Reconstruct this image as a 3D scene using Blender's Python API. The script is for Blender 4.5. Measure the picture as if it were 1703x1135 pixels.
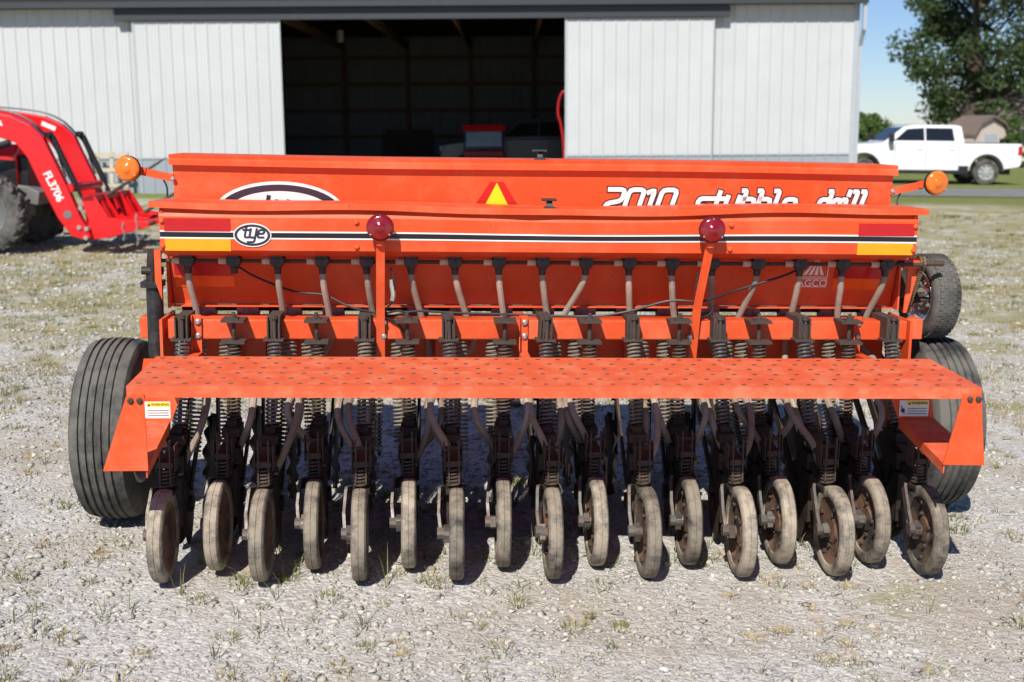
import bpy, math, random
import numpy as np
from mathutils import Vector, Matrix, noise
random.seed(7); rng = np.random.default_rng(7)
for o in list(bpy.data.objects): bpy.data.objects.remove(o)
scene = bpy.context.scene
col = scene.collection
pi = math.pi
# ------------------------------------------------------------------ camera (measured pose)
TH = .019                                   # the lot falls this much to the right
F_PX, PITCH, YAW, ROLL = 2008.54, .1759, .066, -.0129
Tm = Matrix.Rotation(TH, 3, 'Y')
def cam_basis():
    f = Vector((math.sin(YAW)*math.cos(PITCH), math.cos(YAW)*math.cos(PITCH), -math.sin(PITCH)))
    r = Vector((math.cos(YAW), -math.sin(YAW), 0)); u = r.cross(f)
    r2 = r*math.cos(ROLL)-u*math.sin(ROLL); u2 = u*math.cos(ROLL)+r*math.sin(ROLL)
    return Tm@r2, Tm@u2, Tm@f, Tm@Vector((-.474, -4.5839, 1.7677))
cr, cu, cf, cl = cam_basis()
cam = bpy.data.cameras.new('camera'); camo = bpy.data.objects.new('camera', cam); col.objects.link(camo)
M = Matrix((cr, cu, -cf)).transposed().to_4x4(); M.translation = cl
camo.matrix_world = M
cam.sensor_width = 36; cam.lens = F_PX/1703*36; cam.clip_end = 3000; cam.clip_start = .05
cam.dof.use_dof = True; cam.dof.focus_distance = 4.95; cam.dof.aperture_fstop = 3.2
scene.camera = camo
# ------------------------------------------------------------------ sky, sun, exposure
SUN_EL = math.radians(44.5); sdir = Vector((-.33, -1, 0)).normalized()*math.cos(SUN_EL); sdir.z = math.sin(SUN_EL)
w = bpy.data.worlds.new('World'); scene.world = w; w.use_nodes = True
nt = w.node_tree; bg = nt.nodes['Background']
sky = nt.nodes.new('ShaderNodeTexSky'); sky.sky_type = 'NISHITA'; sky.sun_disc = False
sky.sun_elevation = SUN_EL; sky.sun_rotation = math.atan2(sdir.x, sdir.y); sky.dust_density = .05; sky.ozone_density = 3.0; sky.air_density = .85
tint = nt.nodes.new('ShaderNodeVectorMath'); tint.operation = 'MULTIPLY'; tint.inputs[1].default_value = (.95, 1.05, 1.27); nt.links.new(sky.outputs[0], tint.inputs[0]); nt.links.new(tint.outputs[0], bg.inputs[0]); bg.inputs[1].default_value = .062
sun = bpy.data.lights.new('sun', 'SUN'); sun.energy = 4.6; sun.angle = math.radians(.53); sun.color = (1, .955, .88)
suno = bpy.data.objects.new('sun', sun); col.objects.link(suno); suno.rotation_euler = (-sdir).to_track_quat('-Z', 'Y').to_euler(); suno.location = sdir*40
scene.view_settings.view_transform = 'Standard'; scene.view_settings.look = 'None'
scene.view_settings.exposure = .30; scene.view_settings.gamma = 1; scene.view_settings.use_curve_mapping = False
scene.render.engine = 'CYCLES'

# ------------------------------------------------------------------ materials
MATS = {}
def mat(name, c, rough=.6, metal=0, var=.12, scale=6, bump=0, bscale=40, dirt=None, dscale=3, damt=.5, dthr=.5, spec=.5, coat=0, trans=0, alpha=1, emit=0, chips=None, objvar=0):
    """procedural: base colour with value noise, optional second 'dirt' colour patches, bump"""
    m = bpy.data.materials.new(name); m.use_nodes = True; n = m.node_tree.nodes; L = m.node_tree.links
    b = n['Principled BSDF']; b.inputs['Roughness'].default_value = rough; b.inputs['Metallic'].default_value = metal
    b.inputs['Specular IOR Level'].default_value = spec
    if coat: b.inputs['Coat Weight'].default_value = coat; b.inputs['Coat Roughness'].default_value = .12
    if trans: b.inputs['Transmission Weight'].default_value = trans
    tc_ = n.new('ShaderNodeTexCoord'); oi = n.new('ShaderNodeObjectInfo'); off = n.new('ShaderNodeMath'); off.operation = 'MULTIPLY'; off.inputs[1].default_value = 37.; L.new(oi.outputs['Random'], off.inputs[0])
    va = n.new('ShaderNodeVectorMath'); va.operation = 'ADD'; L.new(tc_.outputs['Object'], va.inputs[0]); L.new(off.outputs[0], va.inputs[1])
    class tc: outputs = {'Object': va.outputs[0]}
    nz = n.new('ShaderNodeTexNoise'); nz.inputs['Scale'].default_value = scale; nz.inputs['Detail'].default_value = 6; nz.inputs['Roughness'].default_value = .65
    L.new(tc.outputs['Object'], nz.inputs['Vector'])
    mr = n.new('ShaderNodeMapRange'); mr.inputs['From Min'].default_value = .3; mr.inputs['From Max'].default_value = .7
    mr.inputs['To Min'].default_value = 1-var; mr.inputs['To Max'].default_value = 1+var; L.new(nz.outputs[0], mr.inputs[0])
    mul = n.new('ShaderNodeVectorMath'); mul.operation = 'SCALE'; mul.inputs[0].default_value = c[:3]; L.new(mr.outputs[0], mul.inputs['Scale'])
    out = mul.outputs[0]
    if dirt:
        d = n.new('ShaderNodeTexNoise'); d.inputs['Scale'].default_value = dscale; d.inputs['Detail'].default_value = 9; d.inputs['Roughness'].default_value = .72
        L.new(tc.outputs['Object'], d.inputs['Vector'])
        r2 = n.new('ShaderNodeMapRange'); r2.inputs['From Min'].default_value = dthr-.09; r2.inputs['From Max'].default_value = dthr+.12; r2.inputs['To Max'].default_value = damt
        L.new(d.outputs[0], r2.inputs[0])
        mx = n.new('ShaderNodeMix'); mx.data_type = 'RGBA'; L.new(r2.outputs[0], mx.inputs[0]); L.new(out, mx.inputs[6]); mx.inputs[7].default_value = (*dirt, 1)
        out = mx.outputs[2]
        rr = n.new('ShaderNodeMapRange'); rr.inputs['To Min'].default_value = rough; rr.inputs['To Max'].default_value = min(1, rough+.3); L.new(r2.outputs[0], rr.inputs[0]); L.new(rr.outputs[0], b.inputs['Roughness'])
    if chips:
        d = n.new('ShaderNodeTexNoise'); d.inputs['Scale'].default_value = 26; d.inputs['Detail'].default_value = 7; d.inputs['Roughness'].default_value = .7; L.new(tc.outputs['Object'], d.inputs['Vector'])
        r3 = n.new('ShaderNodeMapRange'); r3.inputs['From Min'].default_value = .655; r3.inputs['From Max'].default_value = .70; r3.inputs['To Max'].default_value = .75; L.new(d.outputs[0], r3.inputs[0])
        mx = n.new('ShaderNodeMix'); mx.data_type = 'RGBA'; L.new(r3.outputs[0], mx.inputs[0]); L.new(out, mx.inputs[6]); mx.inputs[7].default_value = (*chips, 1); out = mx.outputs[2]
    if objvar:
        r4 = n.new('ShaderNodeMapRange'); r4.inputs['To Min'].default_value = 1-objvar; r4.inputs['To Max'].default_value = 1+objvar; L.new(oi.outputs['Random'], r4.inputs[0])
        m4 = n.new('ShaderNodeVectorMath'); m4.operation = 'SCALE'; L.new(out, m4.inputs[0]); L.new(r4.outputs[0], m4.inputs['Scale']); out = m4.outputs[0]
    L.new(out, b.inputs['Base Color'])
    if bump:
        bz = n.new('ShaderNodeTexNoise'); bz.inputs['Scale'].default_value = bscale; bz.inputs['Detail'].default_value = 5; L.new(tc.outputs['Object'], bz.inputs['Vector'])
        bp = n.new('ShaderNodeBump'); bp.inputs['Strength'].default_value = bump; bp.inputs['Distance'].default_value = .01; L.new(bz.outputs[0], bp.inputs['Height']); L.new(bp.outputs[0], b.inputs['Normal'])
    if emit:
        b.inputs['Emission Color'].default_value = (*c[:3], 1); b.inputs['Emission Strength'].default_value = emit
    MATS[name] = m; return m
ORG = (.70, .086, .022)
mat('orange_paint', ORG, .44, var=.07, scale=2.5, chips=(.20, .07, .04), dirt=(.72, .205, .10), dscale=2.6, damt=.5, dthr=.545, bump=.02, bscale=8, spec=.32)
mat('orange_step', (.70, .112, .042), .55, var=.08, scale=9, chips=(.22, .09, .05), dirt=(.62, .25, .14), dscale=9, damt=.55, dthr=.55, bump=.05, bscale=60, spec=.3)
mat('reflect_red', (.50, .012, .015), .25, var=.06, scale=30)
mat('reflect_amber', (.95, .36, .01), .3, var=.05, scale=30)
mat('reflect_orange', (.95, .12, .01), .3, var=.05, scale=30)
mat('decal_black', (.012, .012, .016), .35, var=.1)
mat('decal_white', (.82, .82, .80), .4, var=.04)
mat('decal_navy', (.03, .03, .05), .35, var=.1)
mat('decal_yellow', (.95, .72, .02), .35, var=.03)
mat('decal_smv_red', (.55, .018, .015), .35, var=.05)
mat('lens_red', (.21, .003, .008), .16, var=.1, scale=40, spec=.7, coat=.5)
mat('lens_amber', (.80, .17, .006), .15, var=.12, scale=30, spec=.7, coat=.5)
mat('black_plastic', (.016, .016, .018), .45, var=.2, dirt=(.12, .10, .085), dscale=25, damt=.35, dthr=.55)
mat('cream_plastic', (.55, .49, .36), .55, var=.12, dirt=(.25, .2, .14), dscale=30, damt=.4)
mat('grey_casting', (.34, .36, .33), .6, var=.15, scale=12, dirt=(.16, .13, .10), dscale=14, damt=.5)
mat('hose', (.30, .22, .165), .55, objvar=.3, var=.22, scale=14, dirt=(.42, .36, .30), dscale=9, damt=.5)
mat('hose_grey', (.36, .30, .245), .55, var=.2, scale=14, dirt=(.20, .14, .10), dscale=9, damt=.5)
mat('cable', (.02, .02, .022), .5, var=.2)
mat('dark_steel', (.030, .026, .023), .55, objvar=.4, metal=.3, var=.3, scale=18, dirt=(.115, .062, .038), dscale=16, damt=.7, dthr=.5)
mat('rusty_steel', (.085, .052, .038), .75, metal=.2, var=.35, scale=30, dirt=(.06, .055, .052), dscale=18, damt=.8, dthr=.5, bump=.15, bscale=90)
mat('spring_steel', (.42, .42, .41), .32, metal=.85, var=.2, scale=40, dirt=(.10, .07, .05), dscale=40, damt=.7, dthr=.5)
mat('spring_dusty', (.25, .215, .165), .7, metal=.1, var=.2, scale=40, dirt=(.15, .11, .08), dscale=30, damt=.6, dthr=.5)
mat('spring_dark', (.075, .06, .05), .6, metal=.3, var=.3, scale=40, dirt=(.17, .10, .06), dscale=30, damt=.7)
mat('zinc_bolt', (.62, .62, .60), .35, metal=.8, var=.15, scale=60)
mat('press_rubber', (.075, .068, .06), .82, objvar=.28, var=.22, scale=12, dirt=(.36, .305, .235), dscale=9, damt=.9, dthr=.45, bump=.2, bscale=70, spec=.25)
mat('worn_steel', (.15, .14, .13), .45, metal=.5, var=.3, scale=30, dirt=(.14, .075, .045), dscale=20, damt=.7, dthr=.52)
mat('press_rim', (.042, .038, .035), .7, objvar=.35, metal=.1, var=.3, scale=18, dirt=(.25, .125, .068), dscale=8, damt=.9, dthr=.5, bump=.2, bscale=70)
mat('tyre_rubber', (.042, .042, .042), .78, var=.2, scale=10, dirt=(.19, .178, .155), dscale=5, damt=.65, dthr=.47, bump=.12, bscale=60, spec=.3)
mat('rim_cream', (.66, .60, .47), .5, var=.1, dirt=(.3, .22, .14), dscale=6, damt=.5)
mat('chrome', (.7, .7, .7), .18, metal=.95, var=.1, dirt=(.2, .15, .1), dscale=9, damt=.3)
mat('wheel_silver', (.52, .52, .51), .35, metal=.4, var=.1)
mat('chain_steel', (.30, .215, .12), .6, metal=.4, var=.3, scale=50)
mat('barn_white', (.525, .54, .545), .45, var=.04, scale=.6, dirt=(.455, .465, .465), dscale=.9, damt=.4, dthr=.52)
mat('barn_grey', (.30, .335, .37), .45, var=.05, scale=.8)
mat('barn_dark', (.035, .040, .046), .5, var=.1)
mat('barn_trim', (.40, .43, .46), .45, var=.06)
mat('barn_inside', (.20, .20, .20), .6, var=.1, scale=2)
mat('roof_shade_sheet', (.045, .032, .025), .9, var=.2)  # near-black colour that paints shade onto the roof underside
mat('timber', (.16, .085, .045), .8, var=.25, scale=4)
mat('concrete', (.22, .20, .18), .9, var=.2, scale=1.5, bump=.1)
mat('board_brown', (.12, .07, .045), .8, var=.2, scale=3)
mat('tractor_red', (.68, .010, .014), .25, var=.05, scale=2, coat=.4)
mat('tractor_red_dull', (.42, .012, .014), .4, var=.1, scale=3)
mat('tractor_black', (.012, .012, .013), .4, var=.2)
mat('tractor_grey', (.16, .16, .155), .55, var=.15)
mat('truck_white', (.80, .81, .82), .22, var=.015, scale=1, coat=.6)
mat('truck_black', (.016, .016, .017), .5, var=.15)
mat('glass_dark', (.012, .014, .018), .06, var=.05, spec=.7)
mat('windshield', (.25, .32, .36), .1, var=.1, spec=.8)
mat('tail_red', (.45, .008, .01), .2, var=.05)
mat('shed_siding', (.58, .48, .43), .7, var=.06, scale=2)
mat('roof_brown', (.16, .12, .10), .85, var=.15, scale=3)
mat('bark', (.075, .058, .045), .9, var=.3, scale=5, bump=.3, bscale=12)
def leafmat(name, c, tr):
    m = mat(name, c, .55, var=.35, scale=.7, spec=.3)
    n = m.node_tree.nodes; L = m.node_tree.links; b = n['Principled BSDF']; out = n['Material Output']
    t = n.new('ShaderNodeBsdfTranslucent'); t.inputs[0].default_value = (*tr, 1); a = n.new('ShaderNodeMixShader'); a.inputs[0].default_value = .28
    L.new(b.outputs[0], a.inputs[1]); L.new(t.outputs[0], a.inputs[2]); L.new(a.outputs[0], out.inputs[0]); return m
leafmat('leaf_oak', (.062, .092, .034), (.10, .17, .03)); leafmat('leaf_bush', (.085, .14, .035), (.2, .32, .06))
leafmat('blade_green', (.20, .215, .07), (.30, .33, .09)); leafmat('blade_dry', (.40, .315, .14), (.4, .32, .14)); leafmat('blade_grey', (.17, .185, .10), (.2, .22, .1))

# ------------------------------------------------------------------ mesh builder
class MB:
    def __init__(s): s.v = []; s.f = []; s.mi = []; s.cur = 0
    def add(s, vs, fs, M=None):
        b = len(s.v)
        s.v += [tuple(M@Vector(p)) for p in vs] if M is not None else [tuple(p) for p in vs]
        s.f += [tuple(b+i for i in f) for f in fs]; s.mi += [s.cur]*len(fs); return s
    def box(s, x0, x1, y0, y1, z0, z1, M=None):
        vs = [(x, y, z) for x in (x0, x1) for y in (y0, y1) for z in (z0, z1)]
        return s.add(vs, [(0, 1, 3, 2), (4, 6, 7, 5), (0, 4, 5, 1), (2, 3, 7, 6), (0, 2, 6, 4), (1, 5, 7, 3)], M)
    def hexa(s, a, b, M=None):             # two matching quads
        return s.add(list(a)+list(b), [(3, 2, 1, 0), (4, 5, 6, 7), (0, 1, 5, 4), (1, 2, 6, 5), (2, 3, 7, 6), (3, 0, 4, 7)], M)
    def bar(s, p, q, wd, th, up=(0, 0, 1), M=None):   # rectangular bar from p to q
        p = Vector(p); q = Vector(q); d = (q-p).normalized(); u = Vector(up); sd = d.cross(u)
        if sd.length < 1e-4: sd = d.cross(Vector((1, 0, 0)))
        sd.normalize(); u = sd.cross(d)
        A = [p+sd*a*wd/2+u*b*th/2 for a, b in ((-1, -1), (1, -1), (1, 1), (-1, 1))]; B = [x+(q-p) for x in A]
        return s.hexa(A, B, M)
    def tube(s, pts, r, n=8, M=None, cap=True):
        pts = [Vector(p) for p in pts]; vs = []; prev = None
        for i, p in enumerate(pts):
            d = (pts[min(i+1, len(pts)-1)]-pts[max(i-1, 0)]).normalized()
            if prev is None:
                a = d.cross(Vector((0, 0, 1)));
                if a.length < .05: a = d.cross(Vector((1, 0, 0)))
            else: a = prev-d*prev.dot(d)
            a.normalize(); b = d.cross(a); prev = a; rr = r[i] if isinstance(r, (list, tuple)) else r
            vs += [p+a*math.cos(t*2*pi/n)*rr+b*math.sin(t*2*pi/n)*rr for t in range(n)]
        fs = [(i*n+t, i*n+(t+1) % n, (i+1)*n+(t+1) % n, (i+1)*n+t) for i in range(len(pts)-1) for t in range(n)]
        if cap: fs += [tuple(range(n-1, -1, -1)), tuple((len(pts)-1)*n+t for t in range(n))]
        return s.add(vs, fs, M)
    def cyl(s, p, q, r, n=12, M=None): return s.tube([p, q], r, n, M)
    def lathe(s, prof, n=32, M=None, closed=False):     # prof: (axial x, radius); axis = X
        vs = []; m = len(prof)
        for k in range(n):
            a = 2*pi*k/n
            vs += [(x, r*math.cos(a), r*math.sin(a)) for x, r in prof]
        fs = []
        for k in range(n):
            k2 = (k+1) % n
            for i in range(m if closed else m-1):
                j = (i+1) % m; fs.append((k*m+i, k*m+j, k2*m+j, k2*m+i))
        return s.add(vs, fs, M)
    def prism(s, poly, x0, x1, M=None, nx=1, fn=None):  # poly in (y,z), extruded along x
        m = len(poly); vs = []
        for i in range(nx+1):
            x = x0+(x1-x0)*i/nx
            for (y, z) in poly:
                p = (x, y, z); vs.append(fn(p) if fn else p)
        fs = [(i*m+k, i*m+(k+1) % m, (i+1)*m+(k+1) % m, (i+1)*m+k) for i in range(nx) for k in range(m)]
        fs += [tuple(range(m-1, -1, -1)), tuple(nx*m+k for k in range(m))]
        return s.add(vs, fs, M)
    def plate(s, poly, y0, y1, M=None):                 # poly in (x,z), extruded along y
        m = len(poly); vs = [(x, y0, z) for x, z in poly]+[(x, y1, z) for x, z in poly]
        return s.add(vs, [tuple(range(m)), tuple(range(2*m-1, m-1, -1))]+[(k, m+k, m+(k+1) % m, (k+1) % m) for k in range(m)], M)
    def helix(s, p, q, R, r, turns, seg=11, n=5, M=None):
        p = Vector(p); q = Vector(q); d = (q-p).normalized(); a = d.cross(Vector((1, 0, 0))).normalized(); b = d.cross(a); N = int(turns*seg)
        return s.tube([p+(q-p)*(i/N)+a*math.cos(2*pi*i/seg)*R+b*math.sin(2*pi*i/seg)*R for i in range(N+1)], r, n, M)
    def build(s, name, m, parent=None, loc=None, smooth=False, bevel=0, rot=None):
        me = bpy.data.meshes.new(name); me.from_pydata(s.v, [], s.f)
        ms = m if isinstance(m, (list, tuple)) else [m]
        for x in ms: me.materials.append(MATS[x] if isinstance(x, str) else x)
        if len(ms) > 1: me.polygons.foreach_set('material_index', s.mi)
        me.validate()
        import bmesh
        bm = bmesh.new(); bm.from_mesh(me); bmesh.ops.recalc_face_normals(bm, faces=bm.faces)
        if bevel: bmesh.ops.bevel(bm, geom=[e for e in bm.edges if len(e.link_faces) == 2 and e.calc_face_angle(0) > .5], offset=bevel, segments=2, profile=.6, affect='EDGES', clamp_overlap=True)
        bm.to_mesh(me); bm.free()
        if smooth:
            me.polygons.foreach_set('use_smooth', [True]*len(me.polygons))
            me.set_sharp_from_angle(angle=math.radians(38 if smooth is True else smooth))
        return link(name, me, parent, loc, rot)
def link(name, me, parent=None, loc=None, rot=None):
    o = bpy.data.objects.new(name, me); col.objects.link(o)
    if loc is not None: o.location = loc
    if rot is not None: o.rotation_euler = rot
    if parent is not None: o.parent = parent
    return o
def tag(o, label, cat, group=None):
    o['label'] = label; o['category'] = cat
    if group: o['group'] = group
    return o
def empty(name, loc=(0, 0, 0), rot=(0, 0, 0)):
    o = bpy.data.objects.new(name, None); o.empty_display_size = .3; col.objects.link(o); o.location = loc; o.rotation_euler = rot; return o
def structure(o): o['kind'] = 'structure'; return o
def stuff(o): o['kind'] = 'stuff'; return o
def smoothcurve(pts, n=8):                 # Catmull-Rom
    P = [Vector(p) for p in pts]; P = [P[0]*2-P[1]]+P+[P[-1]*2-P[-2]]; out = []
    for i in range(1, len(P)-2):
        for k in range(n):
            t = k/n; a, b, c, d = P[i-1:i+3]
            out.append(.5*((2*b)+(c-a)*t+(2*a-5*b+4*c-d)*t*t+(3*b-a-3*c+d)*t**3))
    return out+[P[-2]]
def text_mesh(body, size, shear=0, bold=0, spacing=1):
    c = bpy.data.curves.new('lettering', 'FONT'); c.body = body; c.size = size; c.shear = shear; c.offset = bold; c.space_character = spacing; c.extrude = .0006; c.align_x = 'CENTER'; c.align_y = 'CENTER'; c.resolution_u = 3
    o = bpy.data.objects.new('lettering', c); col.objects.link(o)
    me = bpy.data.meshes.new_from_object(o.evaluated_get(bpy.context.evaluated_depsgraph_get())); bpy.data.objects.remove(o); return me
def ground_z(x, y): return -math.tan(TH)*x
# stroke lettering: flat ribbon letters in the (x,z) plane, facing -Y
GL = {'2': (.62, [[(0, .96), (.5, .96), (.5, .52), (.02, .42), (.02, .04), (.55, .04)]]),
 '0': (.66, [[(.04, .04), (.04, .96), (.52, .96), (.52, .04), (.04, .04)]]), '1': (.42, [[(.02, .86), (.2, .96), (.2, 0)]]),
 's': (.62, [[(.55, .64), (.04, .64), (.04, .34), (.5, .34), (.5, .04), (-.02, .04)]]),
 't': (.5, [[(.16, .88), (.16, .04), (.44, .04)], [(-.03, .64), (.42, .64)]]), 'u': (.64, [[(.04, .7), (.04, .04), (.5, .04)], [(.5, .7), (.5, -.0)]]),
 'b': (.64, [[(-.06, .96), (.06, .96), (.06, .04), (.5, .04), (.5, .64), (.1, .64)]]), 'l': (.40, [[(-.04, .96), (.1, .96), (.1, 0)]]),
 'e': (.64, [[(.1, .34), (.5, .34), (.5, .64), (.04, .64), (.04, .04), (.52, .04)]]), 'd': (.66, [[(.4, .96), (.5, .96), (.5, .0)], [(.46, .04), (.04, .04), (.04, .64), (.46, .64)]]),
 'r': (.60, [[(.06, 0), (.06, .64), (.40, .64), (.40, .5)]]), 'i': (.40, [[(-.02, .64), (.1, .64), (.1, 0)], [(.1, .84), (.1, .95)]]),
 'y': (.64, [[(.04, .7), (.04, .04), (.46, .04)], [(.5, .7), (.5, -.34), (.0, -.34)]]), ' ': (.3, [])}
def strokes(mb, text, x, z, h, th, y, shear=.22, sx=1):
    lay = 0
    for ch in text:
        adv, pl = GL[ch]
        for line in pl:
            if len(line) > 2:
                ln = []; cl_ = line[0] == line[-1]; src = line[:-1] if cl_ else line; q_ = len(src)
                for i_ in range(q_):
                    if (i_ in (0, q_-1)) and not cl_: ln.append(src[i_]); continue
                    c0 = Vector(src[i_]); a0 = Vector(src[i_-1]); b0 = Vector(src[(i_+1) % q_])
                    ra = min(.13, (a0-c0).length*.45); rb = min(.13, (b0-c0).length*.45)
                    pa_ = c0+(a0-c0).normalized()*ra; pb_ = c0+(b0-c0).normalized()*rb
                    ln += [tuple(pa_), tuple(c0*.42+pa_*.29+pb_*.29), tuple(pb_)]
                line = ln+([ln[0]] if cl_ else [])
            P = [Vector((a*sx+b*shear, b)) for a, b in line]; n = len(P); closed = (P[0]-P[-1]).length < 1e-6
            if closed: P = P[:-1]; n -= 1
            L = []; R = []
            for i, p in enumerate(P):
                pa = P[i-1] if (i or closed) else None; pb = P[(i+1) % n] if (i < n-1 or closed) else None
                d1 = (p-pa).normalized() if pa is not None else None; d2 = (pb-p).normalized() if pb is not None else None
                e = Vector((0, 0))
                if d1 is None: e = -d2*(th/2); d1 = d2
                if d2 is None: e = d1*(th/2); d2 = d1
                n1 = Vector((-d1.y, d1.x)); n2 = Vector((-d2.y, d2.x)); m = (n1+n2)
                m = m/max(m.dot(n1), .35) if m.length > .01 else n1
                if pa is not None and pb is not None: e = Vector((0, 0))
                L.append(p+e+m*th/2); R.append(p+e-m*th/2)
            yy = y-.0004*lay; lay = (lay+1) % 3
            vs = [(x+q.x*h, yy, z+q.y*h) for q in L+R]; k = n
            fs = [(i, (i+1) % n, k+(i+1) % n, k+i) for i in range(n if closed else n-1)]
            mb.add(vs, fs)
        x += adv*h*sx
    return x
# ================================================================== SEED DRILL
drill = tag(empty('seed_drill', (0, 0, 0), (0, TH, 0)), 'long orange grain drill with two seed boxes and a row of small press wheels', 'seed drill')
W = 1.615
def sag(x): return -.017*math.exp(-((x-.03)/.62)**2)-.003*math.sin(x*4)
# ---- main seed box
mb = MB(); mb.prism([(.835, 1.585), (.84, 1.558), (.862, 1.39), (.87, 1.235), (.71, 1.205), (.775, .992), (.775, .978), (1.02, .978), (1.45, 1.25), (1.45, 1.585)], -W, W)
main = mb.build('main_seed_box', 'orange_paint', drill)
mb = MB(); mb.box(-W+.002, W-.002, .742, .776, .97, .9765); mb.build('lower_flange', 'orange_paint', main)
for sx in (-1, 1):
    mb = MB(); mb.plate([(sx*(W+.004), .97), (sx*(W+.004), 1.2), (sx*(W+.012), 1.2), (sx*(W+.012), .97)], .70, 1.03); mb.build('end_panel', 'orange_paint', main)
mb = MB(); mb.prism([(.812, 1.577), (.812, 1.599), (.822, 1.606), (.818, 1.622), (1.14, 1.622), (1.475, 1.612), (1.475, 1.587), (.835, 1.5875)], -W-.012, W+.012, nx=24, fn=lambda p: (p[0], p[1], p[2]+.003*math.sin(p[0]*2.2)-.0035*p[0]))
mb.build('lid', 'orange_paint', main)
def latch(parent, x, y, z):
    m = MB(); m.prism([(y-.03, z), (y+.03, z), (y+.02, z+.012), (y-.02, z+.012)], x-.022, x+.022); m.prism([(y-.02, z+.012), (y+.012, z+.012), (y+.02, z+.036), (y-.008, z+.036)], x-.012, x+.012)
    m.prism([(y-.024, z+.036), (y+.03, z+.036), (y+.03, z+.046), (y-.024, z+.044)], x-.034, x+.03); return m.build('lid_latch', 'black_plastic', parent, bevel=.002)
latch(main, .0, .855, 1.621)
aM = math.atan(.022/.168); yM = lambda z: .84+(1.558-z)/.168*.022
def ellipse(m, a, b, y, n=48, a2=None, b2=None):
    if a2 is None: m.add([(a*math.cos(2*pi*k/n), y, b*math.sin(2*pi*k/n)) for k in range(n)], [tuple(range(n))])
    else: m.add([(p*math.cos(2*pi*k/n), y, q*math.sin(2*pi*k/n)) for k in range(n) for p, q in ((a, b), (a2, b2))], [(2*k, 2*((k+1) % n), 2*((k+1) % n)+1, 2*k+1) for k in range(n)])
def badge(parent, x, z, yf, ang, a, b, hgt):
    loc = (x, yf(z)-.0025, z)
    m = MB(); ellipse(m, a, b, 0); e = m.build('oval_badge', 'decal_white', parent, loc, rot=(ang, 0, 0))
    m = MB(); ellipse(m, a*.945, b*.90, -.001, a2=a*.80, b2=b*.70); strokes(m, 'tye', -.80*hgt, -.22*hgt, hgt, .17, -.001); m.build('badge_lettering', 'decal_navy', parent, loc, rot=(ang, 0, 0))
badge(main, -1.155, 1.375, yM, aM, .29, .142, .108)
for th, mt_, dy in ((.27, 'decal_navy', -.001), (.18, 'decal_white', -.0028)):
    for txt, x0, x1 in (('2010', .285, .655), ('stubble', .70, 1.215), ('drill', 1.26, 1.535)):
        h = .118; sx = (x1-x0-.045)/h/sum(GL[c][0] for c in txt)
        m = MB(); strokes(m, txt, 0, 0, h, th, 0, .3, sx); z0 = 1.382
        m.build('box_lettering', mt_, main, (x0, yM(z0)-.002+dy, z0), rot=(aM, 0, 0))
m = MB(); m.plate([(-.112, -.11), (-.142, -.06), (-.03, .115), (.03, .115), (.142, -.06), (.112, -.11)], 0, .001); m.build('slow_vehicle_border', 'decal_smv_red', main, (-.192, yM(1.405)-.003, 1.408), rot=(aM, 0, 0))
m = MB(); m.plate([(-.095, -.075), (0, .112), (.095, -.075)], 0, .001); m.build('slow_vehicle_triangle', 'decal_yellow', main, (-.192, yM(1.405)-.0046, 1.408), rot=(aM, 0, 0))
# funnel decals in the shade of the upper box
aF = -math.atan(.065/.213); yF = lambda z: .71+(1.205-z)/.213*.065
aF = math.atan2(.065, .213)
for x0, x1 in ((-1.60, -1.345), (1.33, 1.575)):
    for z, mt_, hh in ((1.145, 'reflect_red', .07), (1.083, 'reflect_orange', .052)):
        m = MB(); m.box(x0, x1, -.002, 0, -hh/2, hh/2); m.build('reflector_tape', mt_, main, (0, yF(z)-.001, z), rot=(aF, 0, 0))
me = text_mesh('AGCO', .047, bold=.0006); o = link('maker_plate_lettering', me, main, (1.235, yF(1.086)-.003, 1.086), (pi/2+aF, 0, 0)); me.materials.append(MATS['decal_white'])
m = MB()
def outline(m, x0, x1, z0, z1, t):
    for a in ((x0, x1, z0, z0+t), (x0, x1, z1-t, z1), (x0, x0+t, z0+t, z1-t), (x1-t, x1, z0+t, z1-t)): m.box(a[0], a[1], -.001, 0, a[2], a[3])
outline(m, -.066, .066, -.098, -.055, .004); outline(m, -.066, .066, -.05, .062, .004)
for k in range(4): m.plate([(-.05+k*.027, -.038), (-.05+k*.027+.017, -.038), (.012+k*.003, .045-k*.006), (.009+k*.003, .045-k*.006)], -.001, 0)
m.build('maker_emblem', 'decal_white', main, (1.235, yF(1.162)-.003, 1.162), rot=(aF, 0, 0))
# ---- rear (small) seed box
def dent(p):
    x, y, z = p; k = math.exp(-((x+.06)/.09)**2-((z-1.365)/.05)**2)
    return (x, y+.012*k if y < .56 else y, z+(sag(x)*max(0, (z-1.25)/.17) if z > 1.25 else 0))
prof = [(.512, 1.425), (.490, 1.384), (.4915, 1.362), (.4937, 1.332), (.4965, 1.293), (.500, 1.244), (.515, 1.236), (.64, 1.203), (.834, 1.203), (.834, 1.425)]
mb = MB(); mb.prism(prof, -W+.01, W-.01, nx=90, fn=dent); rear = mb.build('rear_seed_box', 'orange_paint', drill, smooth=25)
mb = MB(); mb.prism([(.478, 1.417), (.478, 1.437), (.488, 1.442), (.66, 1.441), (.836, 1.437), (.836, 1.428), (.50, 1.429)], -W-.028, W+.028, nx=90, fn=lambda p: (p[0], p[1], p[2]+sag(p[0])+.0035*math.sin(p[0]*7+1)*(p[1] < .6))); mb.build('lid', 'orange_paint', rear, smooth=25)
latch(rear, .02, .58, 1.420)
aR = math.atan(.010/.14); yR = lambda z: .49+(1.384-z)/.14*.01
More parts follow.
